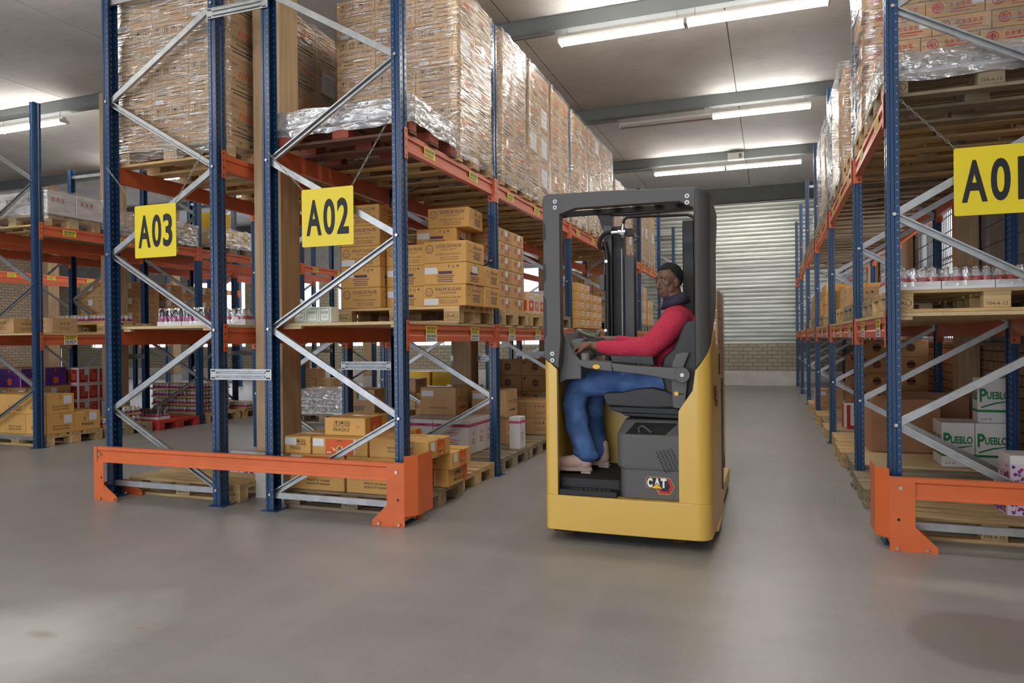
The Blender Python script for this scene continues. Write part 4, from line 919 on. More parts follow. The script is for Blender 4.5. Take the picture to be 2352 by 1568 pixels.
shell('stretch_film', XL-.625, XL+.625, y-.012, y+.815, z2+.08, z2+.41, 'film around the yellow boxes on the top level', FILM3, False, .012, 71, 8)
X2 = -8.45
pal(PALG, X2, 2.87+.4, 0, 'floor pallet under the purple cartons'); stack([K_pl], X2-.5, 2.89, .146, (3, 2, 2), 'plain brown carton', 'under the purple cartons at left', 'plain brown cartons', seed=9)
stack([K_pur], X2-.45, 2.89, .672, (2, 2, 1), 'purple sweet chilli carton', 'left row behind the noodle cartons', 'purple cartons', step=(.48, .37, .28))
pal(PALG, X2, 3.70+.4, 0, 'floor pallet under the red and white cartons'); stack([K_rw], X2-.6, 3.73, .146, (3, 2, 3), 'red and white rice carton', 'left row beside the purple cartons', 'red and white cartons', lambda i, j, k: j == 0 or i == 2, seed=4)
pal(PALG, X2, 2.03+.4, 0, 'floor pallet at the left edge behind the noodle cartons'); stack([K_rw], X2-.0, 2.1, .146, (1, 1, 3), 'red and white rice carton', 'at the left edge of the photo', 'red and white cartons', seed=5)
for i in (2,):
    for k in range(3):
        y = slot(i, k); pal(PALG, X2, y+.4, z1, f'lower shelf pallet, {ORD[i]} bay, {("near", "middle", "far")[k]} one, second left row')
        stack([K_pl], X2-.58, y+.01, z1+.146, (3, 2, 3), 'plain brown carton with white label', f'second left row, {ORD[i]} bay {("near", "middle", "far")[k]}', 'plain brown cartons', lambda a, j, q: a == 2 or j == 0, seed=i*3+k)
for i in (1, 2):
    for k in range(3):
        y = slot(i, k); pal(PALG, X2, y+.4, z2, f'top-level pallet, {ORD[i]} bay, {("near", "middle", "far")[k]} one, second left row')
        stack([K_yel if (i, k) == (2, 1) else K_whb], X2-.58, y+.01, z2+.146, (1, 1, 1), 'box', f'top of the second left row, {ORD[i]} bay, {("near", "middle", "far")[k]} pallet', 'boxes on the top of the second left row')
for k in range(2): T_bot.put((XL-.45, slot(2, k)+.4, z1), 0, f'wrapped tray of bottles on the left row shelf, {("nearer", "farther")[k]} one of the third bay', 'wrapped bottle trays'); T_bot.put((XL+.2, slot(2, k)+.2, z1), 0, f'wrapped bottle tray at the aisle edge of the left shelf, {("nearer", "farther")[k]} one', 'wrapped bottle trays')
# ================================================================== LOADS: RIGHT ROW
def rx(y): return 3.175-SLANT*(y-.473)+.60
Y0 = .473
y = slot(0, 0, Y0); x = rx(y); pal(PALG, x, y+.4, z2, 'upper of the top-level pallets behind sign A01') if False else None
pal(PALG, x, y+.4, z2, 'grey top-level pallet with wrapped cans above sign A01'); trays(T_can, x-.56, y+.02, z2+.146, (3, 3, 1), 'tray of tin cans', 'top level above sign A01', 'trays of tin cans', lambda i, j, k: j == 0 or i == 0); shell('stretch_film', x-.605, x+.605, y-.008, y+.805, z2+.09, z2+.275, 'crumpled clear film over the low load above sign A01', FILM3, True, .014, 81, 8)
y = slot(0, 1, Y0); x = rx(y); pal(PAL, x, y+.4, z2, 'pallet under the wrapped stack of red emblem cartons')
stack([K_hoi, K_hoi, K_hoiL], x-.558, y+.0, z2+.146, (3, 2, 11), 'small red-emblem carton', 'wrapped stack behind the frame with sign A01', HG, lambda i, j, k: j == 0 or i == 0, seed=12, step=(.3765, .40, .131), shift=lambda k: (-.045, .03, -.01)[k % 3])
shell('stretch_film', x-.612, x+.60, y-.006, y+.80, z2+.06, 4.42, 'glossy film around the red emblem cartons at upper right', FILM, False, .016, 91)
for i in range(1, 6):
    for k in range(3):
        if (i, k) in ((1, 0), (4, 1), (5, 0), (5, 1), (5, 2)): continue
        y = slot(i, k, Y0); x = rx(y); nz = 4 if (i, k) in ((1, 1), (1, 2), (2, 0), (2, 1)) else 1
        pal(PALG, x, y+.4, z2, f'top-level pallet of the right row, {ORD[i]} bay, {("near", "middle", "far")[k]} one')
        if nz > 1 or k == 0:
            stack([K_pl], x-.56, y+.01, z2+.146, (3, 2, nz), 'plain brown carton', f'right row top, {ORD[i]} bay {("near", "middle", "far")[k]}', 'plain brown cartons', lambda a, j, q: a == 0 or (j == 0 and i == 1), seed=i+k)
            shell('stretch_film', x-.608, x+.6, y-.004, y+.80, z2+.05, z2+.146+.263*nz+.03, f'clear film around the load of the {ORD[i]} bay, {("near", "middle", "far")[k]} pallet, right row', FILM, False, .014, 100+i*3+k)
y = slot(1, 0, Y0); x = rx(y); pal(PAL, x, y+.4, z2, 'top-level pallet with low cream cartons, right row'); stack([K_pl2], x-.56, y+.01, z2+.146, (3, 1, 1), 'low cream-brown carton', 'top level of the right row, second bay', 'low brown cartons')
# lower level right
y = slot(0, 0, Y0); x = rx(y)+.02; pal(PAL, x, y+.4, z1, 'pallet stamped EPAL 104-4-12 on the lower shelf at right')
for j in range(4):
    for i in range(3):
        if j and i: continue
        T_bot.put((x-.44+.292*i, y+.09+.135*j, z1+.146), 0, f'film-wrapped tray of red-labelled bottles at right, {("left", "middle", "right")[i]} column, {ORD[j]} row back', 'wrapped bottle trays')
o = shell('wrapped_sack', x+.42-.0, x+.59, y+.02, y+.7, z1+.16, z1+.31, 'pale film-wrapped sack beside the bottle trays at right', mat('white_sack', (206, 204, 206), .4, bump=.4, bscale=14), True, .02, 5, 8, .06, group='pale wrapped sacks'); o['category'] = 'sack'
pal(PALG, rx(1.4)+.05, slot(0, 1, Y0)+.4, z1, 'second lower shelf pallet at right, behind the bottle trays'); 
for i, k, kd, nz in ((1, 0, K_pl2, 1), (1, 1, K_pl2, 1), (2, 0, K_thB, 2), (2, 1, K_thB, 3), (3, 0, K_thB, 3), (3, 1, K_pl2, 2), (4, 0, K_pl, 1)):
    y = slot(i, k, Y0); x = rx(y); pal(PALG if (i+k) % 2 else PAL, x, y+.4, z1, f'lower shelf pallet of the right row, {ORD[i]} bay, {("near", "middle", "far")[k]} one')
    if (i, k) != (1, 0): stack([kd], x-.56, y+.01, z1+.146, (2, 2, nz), 'brown carton', f'right row shelf, {ORD[i]} bay {("near", "middle", "far")[k]}', 'cartons on the right row shelves', lambda a, j, q: a == 0 or j == 0, seed=i*2+k)
# floor right
FR = [(.66, PAL), (1.49, PALG), (2.46, PALG), (3.32, PAL), (4.18, PAL), (5.15, PAL), (6.0, PALG), (6.9, PAL), (8.0, PAL), (8.9, PAL)]
for i, (yy, kd) in enumerate(FR): pal(kd, rx(yy)+.01-.04*(i % 2), yy+.4, 0, f'{("pale" if kd is PAL else "weathered grey")} floor pallet of the right row, {(ORD+["eighth", "ninth", "tenth"])[i]} from the front')
K_flo.put((4.05, 1.0, .146), .04, 'carton printed with purple flowers on the right floor pallet, lower one', 'flower print cartons'); K_flo.put((4.08, 1.02, .338), .0, 'carton printed with purple flowers on the right floor pallet, upper one', 'flower print cartons'); K_flo.put((4.2, 1.33, .146), .02, 'flower print carton behind the stacked pair at the right edge', 'flower print cartons')
o = MB().box(-.56, .44, -.39, .39, 0, .018, 0, .002).build('board', BOARD, loc=(3.8, 2.88, .1455)); tag(o, 'brown board lying on the floor pallet under the wine cartons', 'board')
yb = 2.68
for k, (xx, yy) in enumerate(((4.00, yb), (4.255, yb), (4.00, yb+.185), (4.255, yb+.185))): K_pue.put((xx, yy, .165), 0, f'white wine carton with green PUEBLO lettering, {("front left", "front right", "rear left", "rear right")[k]} of the lower four', 'white PUEBLO wine cartons')
K_pue.put((4.28, yb+.03, .552), .0, 'white wine carton with green PUEBLO lettering standing on top of the others', 'white PUEBLO wine cartons')
K_big.put((3.72, 3.72, .146), .05, 'large plain pinkish-brown carton on the right floor pallet', 'large plain cartons'); K_big.put((4.10, 4.28, .146), 0, 'large plain brown carton farther back by the brick wall', 'large plain cartons')
K_rs.put((3.56, 5.5, .146), .1, 'white and red open carton on a floor pallet of the right row', 'open cartons'); stack([K_oval], 3.6, 6.05, .146, (2, 2, 5), 'dark oval-logo carton', 'right row floor, fourth bay', 'cartons with dark oval logos', lambda i, j, k: j == 0 or i == 0, seed=18); stack([K_oval], 3.55, 6.87, .146, (2, 2, 4), 'dark oval-logo carton', 'right row floor, behind the first stack', 'cartons with dark oval logos', lambda i, j, k: j == 0 or i == 0, seed=19)
K_prod.put((3.36, 8.35, .146), 0, 'plain carton on a floor pallet near the far end of the right row', 'plain brown cartons')
# load carried by the truck
pal(PAL, 1.44, 2.5, .02, 'pallet carried on the truck forks'); stack([K_pl], 1.675, 2.12, .166, (1, 2, 6), 'plain brown carton', 'load carried by the truck', 'cartons carried by the truck', seed=3, step=(.363, .37, .2625))
shell('stretch_film', 1.668, 2.045, 2.1, 2.905, .18, 1.755, 'film around the load carried by the truck', FILM, False, .01, 120)
# ================================================================== REACH TRUCK
TYEL = mat('truck_yellow', (226, 186, 88), .36, spec=.5, coat=.25)
TGREY = mat('truck_grey', (90, 89, 88), .5)
TDARK = mat('truck_charcoal', (78, 77, 76), .48)
TBLK = mat('truck_black', (24, 24, 25), .5)
RUB = mat('black_rubber', (30, 29, 28), .8)
SEATM = mat('seat_vinyl', (40, 40, 41), .5, bump=.1, bscale=60)
PU = mat('wheel_polyurethane', (120, 88, 46), .5)
CHR = mat('chrome', (220, 220, 220), .15, 1.)
LRED = mat('logo_red', (206, 32, 44), .35); LWH = mat('logo_white', (245, 245, 245), .4); LGO = mat('logo_gold', (196, 152, 88), .4); LYE = mat('logo_yellow', (246, 186, 40), .4)
TR = thing('reach_truck', 'yellow and charcoal reach truck with a seated driver inside', 'forklift truck', (1.6, .3, 0))
def tp(b, name, m, par=None, **k):
    o = b.build(name, m, par or TR, **k); 
    if par is None: o.location = (-1.6, -.3, 0)
    return o
def PX(pts, y): return [at_y(px, py, y) for px, py in pts]
def pane(pts, y0, y1, m=0, b=None, y=None):
    b = b or MB(); b.prism(PX(pts, y0 if y is None else y), 1, y0, y1, m); return b
def wall(path, th, m=0, b=None):
    "upright sheet following (x, y, z_bottom, z_top) points, thickness th to the left of travel"
    b = b or MB(); n = len(path); q = []
    for i, p in enumerate(path):
        a = Vector(path[max(i-1, 0)][:2]); c = Vector(path[min(i+1, n-1)][:2]); d = (c-a).normalized(); q.append(Vector(p[:2])+Vector((-d.y, d.x))*th)
    vs = []
    for p, i2 in zip(path, q): vs += [(p[0], p[1], p[2]), (p[0], p[1], p[3]), (i2.x, i2.y, p[2]), (i2.x, i2.y, p[3])]
    fs = []
    for i in range(n-1):
        a, c = 4*i, 4*i+4
        fs += [(a, c, c+1, a+1), (a+2, a+3, c+3, c+2), (a+1, c+1, c+3, a+3), (a, a+2, c+2, c)]
    fs += [(0, 1, 3, 2), (4*n-4, 4*n-2, 4*n-1, 4*n-3)]
    b.add(vs, fs, m); return b
def arc(cx, cy, r, a0, a1, n=7): return [(cx+r*math.cos(math.radians(a0+(a1-a0)*k/(n-1))), cy+r*math.sin(math.radians(a0+(a1-a0)*k/(n-1)))) for k in range(n)]
YF0 = -.10
# chassis
plan = arc(1.135, YF0+.045, .045, 180, 270, 5)+[(1.4, YF0-.008), (1.75, YF0-.008)]+arc(2.05, YF0+.09, .09, 270, 360, 13)+[(2.145, .2), (2.15, .66), (1.09, .66)]
b = MB(); b.prism(plan, 2, .075, .300, 0); b.box(1.13, 2.1, -.04, .62, .05, .0745, 1)
b.box(2.10, 2.156, .27, .66, .045, .0745, 0); b.prism([(-.05, .0745), (.2, .0745), (.16, .045), (0, .05)], 0, 2.09, 2.13, 0) if False else None
tp(b, 'chassis_skirt', [TYEL, TBLK], bevel=.006)
b = wall([(1.09, .66, .30, 1.04), (1.09, .2, .30, 1.15), (1.09, -.05, .30, 1.185)]+[(x, y, .30, 1.17-.3*(x-1.09)) for x, y in arc(1.135, YF0+.045, .045, 180, 270, 5)][1:]+[(1.178, YF0, .30, 1.115)], -.035 if False else .035)
tp(b, 'left_side_panel', TYEL, bevel=.004)
pts = [(1.948, YF0, .30, .862), (2.035, YF0, .30, .99), (2.05, YF0, .30, 1.10)]
for k, (x, y) in enumerate(arc(2.05, YF0+.09, .09, 270, 360, 13)): pts.append((x, y, .30, 1.11+.014*k))
pts += [(2.143, .10, .30, 1.33), (2.145, .2, .30, 1.375), (2.147, .33, .30, 1.24), (2.148, .42, .30, 1.235), (2.15, .66, .30, 1.22)]
RP = tp(wall(pts, .04), 'right_side_panel', TYEL, bevel=.004)
b = MB(); b.box(1.13, 2.11, .62, .655, .30, 1.0); tp(b, 'rear_bulkhead', TYEL)
b = MB(); b.box(2.1505, 2.153, .47, .56, 1.06, 1.2, 0); tp(b, 'side_slot', TBLK, RP)
b = MB(); b.box(1.3, 2.135, .662, 1.12, .14, 1.02, 0, .01); b.box(1.1, 2.15, .662, .84, .06, .21, 1); b.cyl((2.136, .9, .92), (2.138, .9, .92), .012, 10, 2); tp(b, 'battery_housing', [TGREY, TYEL, TBLK])
# platform and steps
b = MB(); b.box(1.13, 1.95, -.02, .615, .30, .40, 0); b.box(1.18, 1.56, -.085, -.02, .301, .338, 1, .004)
for k in range(9): b.box(1.25+.03*k, 1.268+.03*k, -.06, -.03, .3382, .3395, 2)
b.box(1.18, 1.56, -.022, -.018, .345, .401, 1); tp(b, 'step_floor', [RUB, TBLK, TGREY])
# equipment bin with logo
b = MB(); up = arc(1.61, -.0, .06, 180, 270, 5)+[(1.945, -.06), (1.945, .5), (1.55, .5)]; lo = arc(1.63, .005, .06, 180, 270, 5)+[(1.945, -.055), (1.945, .5), (1.57, .5)]
top = [(1.61+(x-1.55)*.88 if x < 1.7 else x, y) for x, y in up]
b.loft([[(x, y, .48) for x, y in lo], [(x, y, .50) for x, y in up], [(x, y, .70) for x, y in up], [(x+(.035 if x < 1.7 else 0), y+(.10 if y < .2 else 0), .785) for x, y in up]], 0)
b.prism(lo, 2, .302, .482, 0); bn = tp(b, 'equipment_bin', [TGREY, TBLK], bevel=.004)
b = MB(); b.poly([(1.612, -.055, .708), (1.86, -.055, .708), (1.93, .022, .772), (1.665, .022, .772)], 0); b.tube([(1.70, -.05, .716), (1.69, -.02, .742), (1.71, -.008, .754), (1.735, -.02, .744), (1.775, -.05, .718)], .006, 8, 1); o = tp(b, 'tray_recess', [TBLK, TGREY], bn)
b = MB()
for i in range(5):
    for j in range(5 if i < 4 else 4):
        x = 1.80+.022*j+.011*i; z = .60-.026*i+.006*j
        if x < 1.93: b.prism([(x, z), (x+.010, z), (x+.030, z-.022), (x+.020, z-.022)], 1, -.0625, -.061, 0)
b.v = [(min(v[0], 1.938), v[1]+.0, v[2]) for v in b.v]; tp(b, 'speaker_grille', TBLK, bn)
def logo(b, o, u, v, s):
    "white lettering over a yellow triangle inside a red hexagon bracket"
    n = u.cross(v); P = lambda x, y, k: o+u*(x*s)+v*(y*s)+n*(.0006*k)
    b.poly([P(x, y, 1) for x, y in ((0, .28), (.04, .22), (.38, .2), (.46, .04), (.52, 0), (.86, 0), (.92, .03), (1.06, .28), (1.06, .34), (.92, .6), (.86, .64), (.08, .66), (.0, .6))], 3)
    b.poly([P(x, y, 2) for x, y in ((.03, .28), (.06, .24), (.41, .22), (.5, .05), (.54, .03), (.85, .03), (.89, .05), (1.03, .29), (1.03, .33), (.89, .59), (.85, .61), (.08, .63), (.03, .58))], 0)
    b.poly([P(x, y, 3) for x, y in ((.44, .18), (.52, .04), (.86, .04), (.86, .12), (.58, .12), (.54, .2))], 1); b.poly([P(x, y, 3) for x, y in ((.86, .04), (1.02, .31), (.92, .31), (.82, .12))], 1); b.poly([P(x, y, 3) for x, y in ((1.02, .31), (.86, .6), (.78, .6), (.92, .31))], 1)
    b.text('C', P(.05, .25, 4), u, v, .36*s, .2*s, 2, bold=.06); b.text('T', P(.55, .25, 4.3), u, v, .36*s, .22*s, 2, bold=.06); b.text('A', P(.3, .25, 4.6), u, v, .36*s, .25*s, 2, bold=.06)
    b.poly([P(x, y, 5) for x, y in ((.14, .2), (.68, .2), (.41, .43))], 0); b.poly([P(x, y, 6) for x, y in ((.2, .22), (.62, .22), (.41, .4))], 4)
LM = [TBLK, LRED, LWH, LGO, LYE]
x0, z0 = at_y(1484, 1133, -.056); b = MB(); logo(b, Vector((x0, -.0565, z0)), Vector((1, 0, 0)), Vector((0, 0, 1)), .165); tp(b, 'maker_badge', LM, bn)
b = MB(); logo(b, Vector((2.1505, .12, .86)), Vector((0, 1, 0)), Vector((0, 0, 1)), .22); tp(b, 'maker_badge', LM, RP)
# wheels
for x in (1.21, 1.93):
    w = MB(); w.lathe([(.03, -.045), (.1, -.045), (.108, -.035), (.108, .035), (.1, .045), (.03, .045)], (x, .10, .109), 28, 0, 0); w.lathe([(0, -.047), (.06, -.047), (.06, .047), (0, .047)], (x, .10, .109), 20, 1, 0); tp(w, 'wheel', [PU, TGREY], smooth=False, bevel=.003)
# straddle legs, forks
for x in (1.13, 2.03): SL = tp(MB().box(x, x+.1, .845, 2.02, .05, .16, 0, .008), 'straddle_leg', TYEL); w = MB(); w.lathe([(.0, -.04), (.07, -.04), (.07, .04), (0, .04)], (x+.05, 1.9, .0705), 20, 0, 0); tp(w, 'load_wheel', PU, SL)
for x in (1.19, 1.70): tp(MB().prism([(1.75, .9), (1.75, .07), (2.84, .07), (2.84, .082), (1.8, .105), (1.79, .9)], 0, x, x+.12, 0), 'fork', TBLK)
tp(MB().box(1.15, 1.98, 1.69, 1.74, .35, .80), 'fork_carriage', TBLK)
# overhead guard: front frame
outer = [(1.092, 1.19), (1.092, 2.215), (1.098, 2.24), (1.12, 2.252), (1.5, 2.245), (2.05, 2.222)]
inner = [(2.06, 2.06), (2.045, 2.10), (1.965, 2.142), (1.31, 2.148), (1.207, 2.115), (1.207, 1.30), (1.19, 1.12)]
b = MB(); b.prism(outer+[(2.06, 2.22)]+inner, 1, YF0, YF0+.07, 0); GF = tp(b, 'guard_front_frame', TDARK, bevel=.006)
pts = [(2.058, YF0, 1.118, 2.222)]+[(x, y, 1.122+.014*k, 2.222-.003*k) for k, (x, y) in enumerate(arc(2.05, YF0+.09, .09, 270, 360, 13))][1:]+[(2.141, .10, 1.34, 2.18), (2.141, .2, 1.40, 2.17), (2.141, .32, 1.45, 2.17), (2.141, .40, 1.55, 2.16), (2.141, .42, 1.9, 2.16), (2.141, .52, 2.06, 2.15)]
tp(wall(pts, .07), 'guard_right_pillar', TDARK, bevel=.004)
b = MB()
for z0, z1 in ((1.93, 2.08), (1.66, 1.82), (1.3, 1.6)): b.prism([(1.0915, z0), (1.0915, z1), (1.112, z1-.03), (1.114, z0+.04)], 1, YF0-.0006, YF0, 0)
tp(b, 'pillar_recess', TBLK, GF)
for x in (1.34, 1.48, 1.62, 1.76, 1.90): tp(MB().box(x, x+.055, YF0+.07, .27, 2.20, 2.232), 'roof_bar', TDARK, GF)
b = MB(); b.box(1.14, 2.06, .27, .31, 2.165, 2.198); b.box(1.095, 1.14, YF0+.07, .31, 2.16, 2.22).box(2.05, 2.072, -.03, .31, 2.15, 2.2); tp(b, 'guard_rear_frame', TBLK)
b = MB(); b.box(1.98, 2.06, .62, .70, 1.0, 2.16, 0, .006).box(1.90, 1.979, .62, .68, 1.0, 2.14, 1, .006); tp(b, 'guard_rear_post', [TDARK, TBLK])
for px, py in ((1275, 463), (1275, 477), (1578, 450), (1578, 465), (1269, 812), (1269, 827)):
    b = MB(); x, z = at_y(px, py, YF0); b.cyl((x, YF0-.006, z), (x, YF0+.001, z), .014, 14, 0); b.cyl((x, YF0-.0065, z), (x, YF0-.005, z), .006, 8, 1); tp(b, 'frame_bolt', [STEEL, TBLK], GF)
# moulded panel inside left pillar
b = pane([(1284, 770), (1292, 762), (1312, 800), (1335, 830), (1335, 870), (1300, 872), (1284, 880)], .0, .5); tp(b, 'left_inner_panel', TGREY, bevel=.006)
# mast
MY = .95
for px0, px1, m in ((1388, 1406, TDARK), (1436, 1456, TDARK)):
    x0, x1 = at_y(px0, 700, MY)[0], at_y(px1, 700, MY)[0]; b = MB(); b.prism([(x0, MY), (x1, MY), (x1, MY+.02), (x0+.02, MY+.02), (x0+.02, MY+.12), (x1, MY+.12), (x1, MY+.14), (x0, MY+.14)], 2, .2, 2.19 if px0 < 1400 else 1.95, 0); tp(b, 'mast_channel', m)
x0, x1 = at_y(1406, 700, MY)[0], at_y(1430, 700, MY)[0]; tp(MB().box(x0, x1, MY+.06, MY+.16, .2, 2.19), 'inner_mast', TBLK)
xa = at_y(1398, 700, MY)[0]; tp(MB().tube([(xa, MY-.03, .4), (xa, MY-.03, 1.95), (xa-.02, MY-.03, 2.06)], .020, 10), 'lift_cylinder', TBLK)
xr = at_y(1431, 700, MY)[0]; tp(MB().cyl((xr, MY-.03, .5), (xr, MY-.03, 2.0), .0045, 10), 'piston_rod', STEEL)
b = pane([(1368, 492), (1402, 488), (1402, 540), (1395, 545), (1386, 532), (1372, 494)], MY+.02, MY+.1); b.prism(PX([(1366, 481), (1590, 470), (1590, 478), (1440, 492), (1366, 492)], MY), 1, MY, MY+.1, 0); tp(b, 'mast_gusset', TBLK)
q = lambda px, py, y: Vector((at_y(px, py, y)[0], y, at_y(px, py, y)[1]))
tp(MB().tube([q(1404, 534, MY-.06), q(1397, 534, MY-.06), q(1390, 536, MY-.06), q(1384, 541, MY-.06), q(1379, 549, MY-.06), q(1377, 557, MY-.06), q(1376, 564, MY-.06), q(1379, 569, MY-.05), q(1388, 570, MY-.04)], .017, 12), 'hydraulic_hose', RUB, smooth=True)
tp(MB().tube([q(1431, 520, MY-.06), q(1433, 506, MY-.06), q(1440, 499, MY-.06), q(1460, 497, MY-.06), q(1520, 495, .8), q(1580, 493, .7), q(1592, 498, .65), q(1600, 512, .62), q(1602, 530, .62)], .011, 8), 'hydraulic_pipe', RUB, smooth=True)
b = MB().cyl(q(1404, 535, MY-.06), q(1422, 534, MY-.06), .014, 10).cyl(q(1420, 534, MY-.06), q(1436, 534, MY-.06), .02, 10).cyl(q(1430, 522, MY-.06), q(1430, 546, MY-.06), .016, 10).cyl(q(1431, 514, MY-.06), q(1431, 522, MY-.06), .012, 10); b.lathe([(0, -.02), (.02, -.015), (.02, .015), (0, .02)], tuple(q(1430, 534, MY-.06)), 10, 0, 1); tp(b, 'hose_fitting', CHR)
b = pane([(1436, 525), (1452, 524), (1453, 540), (1436, 541)], MY-.05, MY+.02); tp(b, 'cylinder_clamp', TBLK)
b = pane([(1377, 632), (1388, 630), (1388, 664), (1380, 667), (1377, 663)], MY-.03, MY+.04); tp(b, 'mast_bracket', TGREY)
for px, py in ((1392, 600), (1391, 759)): p_ = q(px, py, MY-.055); tp(MB().cyl(p_, p_+Vector((0, .02, 0)), .012, 10, 0), 'pipe_bolt', CHR)
# seat
b = pane([(1388, 905), (1396, 899), (1432, 899), (1462, 892), (1500, 888), (1535, 896), (1560, 908), (1562, 935), (1505, 936), (1440, 933), (1396, 930)], .04, .50, y=.1); tp(b, 'seat_cushion', SEATM, bevel=.02, seg=3)
b = pane([(1402, 931), (1560, 936), (1560, 952), (1425, 946), (1406, 940)], .08, .46, y=.12); b.prism(PX([(1424, 946), (1565, 950), (1565, 962), (1440, 955)], .12), 1, .1, .44, 0); tp(b, 'seat_suspension', TBLK, bevel=.006)
b = pane([(1530, 895), (1522, 862), (1521, 835), (1528, 818), (1548, 800), (1560, 775), (1571, 745), (1580, 738), (1612, 734), (1612, 880), (1590, 930), (1560, 935)], .05, .52, y=.12); tp(b, 'seat_backrest', SEATM, bevel=.025, seg=3)
b = pane([(1542, 838), (1553, 812), (1570, 808), (1584, 810), (1572, 840), (1568, 852), (1545, 848)], .015, .055, y=.02); tp(b, 'backrest_side_shell', TGREY, bevel=.008)
b = pane([(1541, 862), (1580, 868), (1572, 940), (1546, 936)], -.01, .03, y=-.005); SB = tp(b, 'seat_bracket', TGREY, bevel=.004)
b = MB(); x, z = at_y(1553.5, 904, -.02); b.cyl((x, -.02, z), (x, -.008, z), .014, 14, 0); b.tube([(x, -.012, z), (x+.05, -.006, z-.004)], .005, 6, 1); tp(b, 'yellow_knob', [LYE, TBLK], SB)
# armrest console
AY = -.045
b = pane([(1330, 826), (1405, 832), (1412, 852), (1400, 853), (1345, 845), (1327, 838)], AY, .16); b.prism(PX([(1400, 832), (1445, 838), (1520, 843), (1560, 845), (1575, 850), (1580, 860), (1576, 872), (1565, 876), (1545, 873), (1480, 861), (1405, 852)], AY), 1, AY, AY+.035, 0); AR = tp(b, 'armrest_arm', TGREY, bevel=.006)
b = pane([(1400, 816), (1500, 818), (1503, 840), (1484, 838), (1405, 832)], AY-.005, .09); tp(b, 'armrest_pad', SEATM, AR, bevel=.008)
b = pane([(1302, 805), (1313, 780), (1335, 777), (1342, 800), (1356, 812), (1356, 824), (1345, 826), (1328, 823), (1320, 812)], .075, .26); CC = tp(b, 'control_console', mat('console_grey', (112, 111, 108), .5), bevel=.01)
b = pane([(1335, 777), (1372, 776), (1390, 815), (1360, 818), (1344, 800)], .17, .27); tp(b, 'console_recess', TBLK, CC, bevel=.004)
p_ = q(1345, 818, .02); b = MB().lathe([(0, -.05), (.03, -.05), (.03, .01), (.026, .022), (0, .025)], tuple(p_), 16, 0); tp(b, 'control_knob', mat('knob_grey', (120, 118, 114), .5), CC, smooth=False, bevel=.003)
x, z = at_y(1370, 842, AY); b = MB().lathe([(0, 0), (.024, 0), (.024, -.005), (0, -.006)], (x, AY, z), 20, 0, 1); b.v = [(x+(v[0]-x)*1., v[1], z+(v[2]-z)*.62) for v in b.v]; tp(b, 'yellow_badge', LYE, AR)
p_ = q(1567, 861, AY); b = MB().lathe([(0, -.008), (.045, -.008), (.048, .0), (.048, .03), (0, .03)], tuple(p_), 24, 0, 1); b.lathe([(0, -.012), (.012, -.012), (.012, -.006), (0, -.006)], tuple(p_), 12, 1, 1); tp(b, 'armrest_pivot', [TGREY, STEEL], AR)
b = pane([(1318, 824), (1332, 823), (1332, 842), (1318, 848)], .1, .6); b.prism(PX([(1300, 842), (1336, 842), (1336, 870), (1300, 872)], .3), 1, .45, .61, 0); tp(b, 'dash_support', TGREY)
b = MB(); c = q(1357, 769, .5); N_ = 24; M_ = Matrix.Rotation(.35, 4, 'Y')
b.tube([c+M_ @ Vector((.10*math.cos(2*pi*k/N_), .10*math.sin(2*pi*k/N_), 0)) for k in range(N_+1)], .014, 8, 0); b.tube([c+M_ @ Vector((-.1, 0, 0)), c+M_ @ Vector((0, 0, -.02)), c+M_ @ Vector((.1, 0, 0))], .012, 8, 0); b.cyl(c+Vector((0, 0, -.03)), c+Vector((-.03, 0, -.16)), .035, 14, 1); b.cyl(c+M_ @ Vector((.06, -.05, .0)), c+M_ @ Vector((.06, -.05, .05)), .018, 10, 0); tp(b, 'steering_wheel', [mat('wheel_grey', (98, 100, 90), .35), TGREY], smooth=True)
# ================================================================== DRIVER
SKIN = mat('brown_skin', (116, 84, 69), .5, var=.06, vscale=20, spec=.4)
HAIR = mat('short_black_hair', (22, 19, 18), .85, bump=.9, bscale=160)
SWE = mat('red_sweater', (186, 46, 72), .9, var=.14, vscale=70, bump=.35, bscale=120)
JEAN = mat('blue_jeans', (58, 92, 150), .85, c2=(92, 128, 184), var=.25, vscale=7, bump=.3, bscale=26)
JEANL = mat('faded_denim_seam', (150, 172, 206), .85)
SHOE = mat('beige_boot', (214, 182, 168), .7, var=.06, vscale=12)
SOLE = mat('boot_sole', (196, 174, 164), .75)
COLR = mat('navy_collar', (50, 44, 66), .85, var=.3, vscale=90)
PE = thing('person', 'seated truck driver in red sweater, blue jeans and beige boots, hand on the console', 'person', (1.72, .28, .95))
def fuse(b, name, m, par, vox, it=4, fac=.5, disp=None):
    o = b.build(name, m, par); r = o.modifiers.new('fuse', 'REMESH'); r.mode = 'VOXEL'; r.voxel_size = vox; r.use_smooth_shade = True
    s = o.modifiers.new('soften', 'SMOOTH'); s.iterations = it; s.factor = fac
    if disp:
        t = bpy.data.textures.new(name+'_folds', 'CLOUDS'); t.noise_scale = disp[1]; d = o.modifiers.new('folds', 'DISPLACE'); d.texture = t; d.strength = disp[0]; d.mid_level = .5; d.texture_coords = 'LOCAL'
    return o
def ball(b, c, r, n=14, M=None):
    c = Vector(c); r = r if isinstance(r, (tuple, list)) else (r, r, r); rings = []
    for i in range(1, n): 
        a = pi*i/n; ring = []
        for k in range(2*n): 
            t = 2*pi*k/(2*n); v = Vector((r[0]*math.sin(a)*math.cos(t), r[1]*math.sin(a)*math.sin(t), -r[2]*math.cos(a))); ring.append(c+(M @ v if M else v))
        rings.append(ring)
    b.loft(rings, 0, True); return b
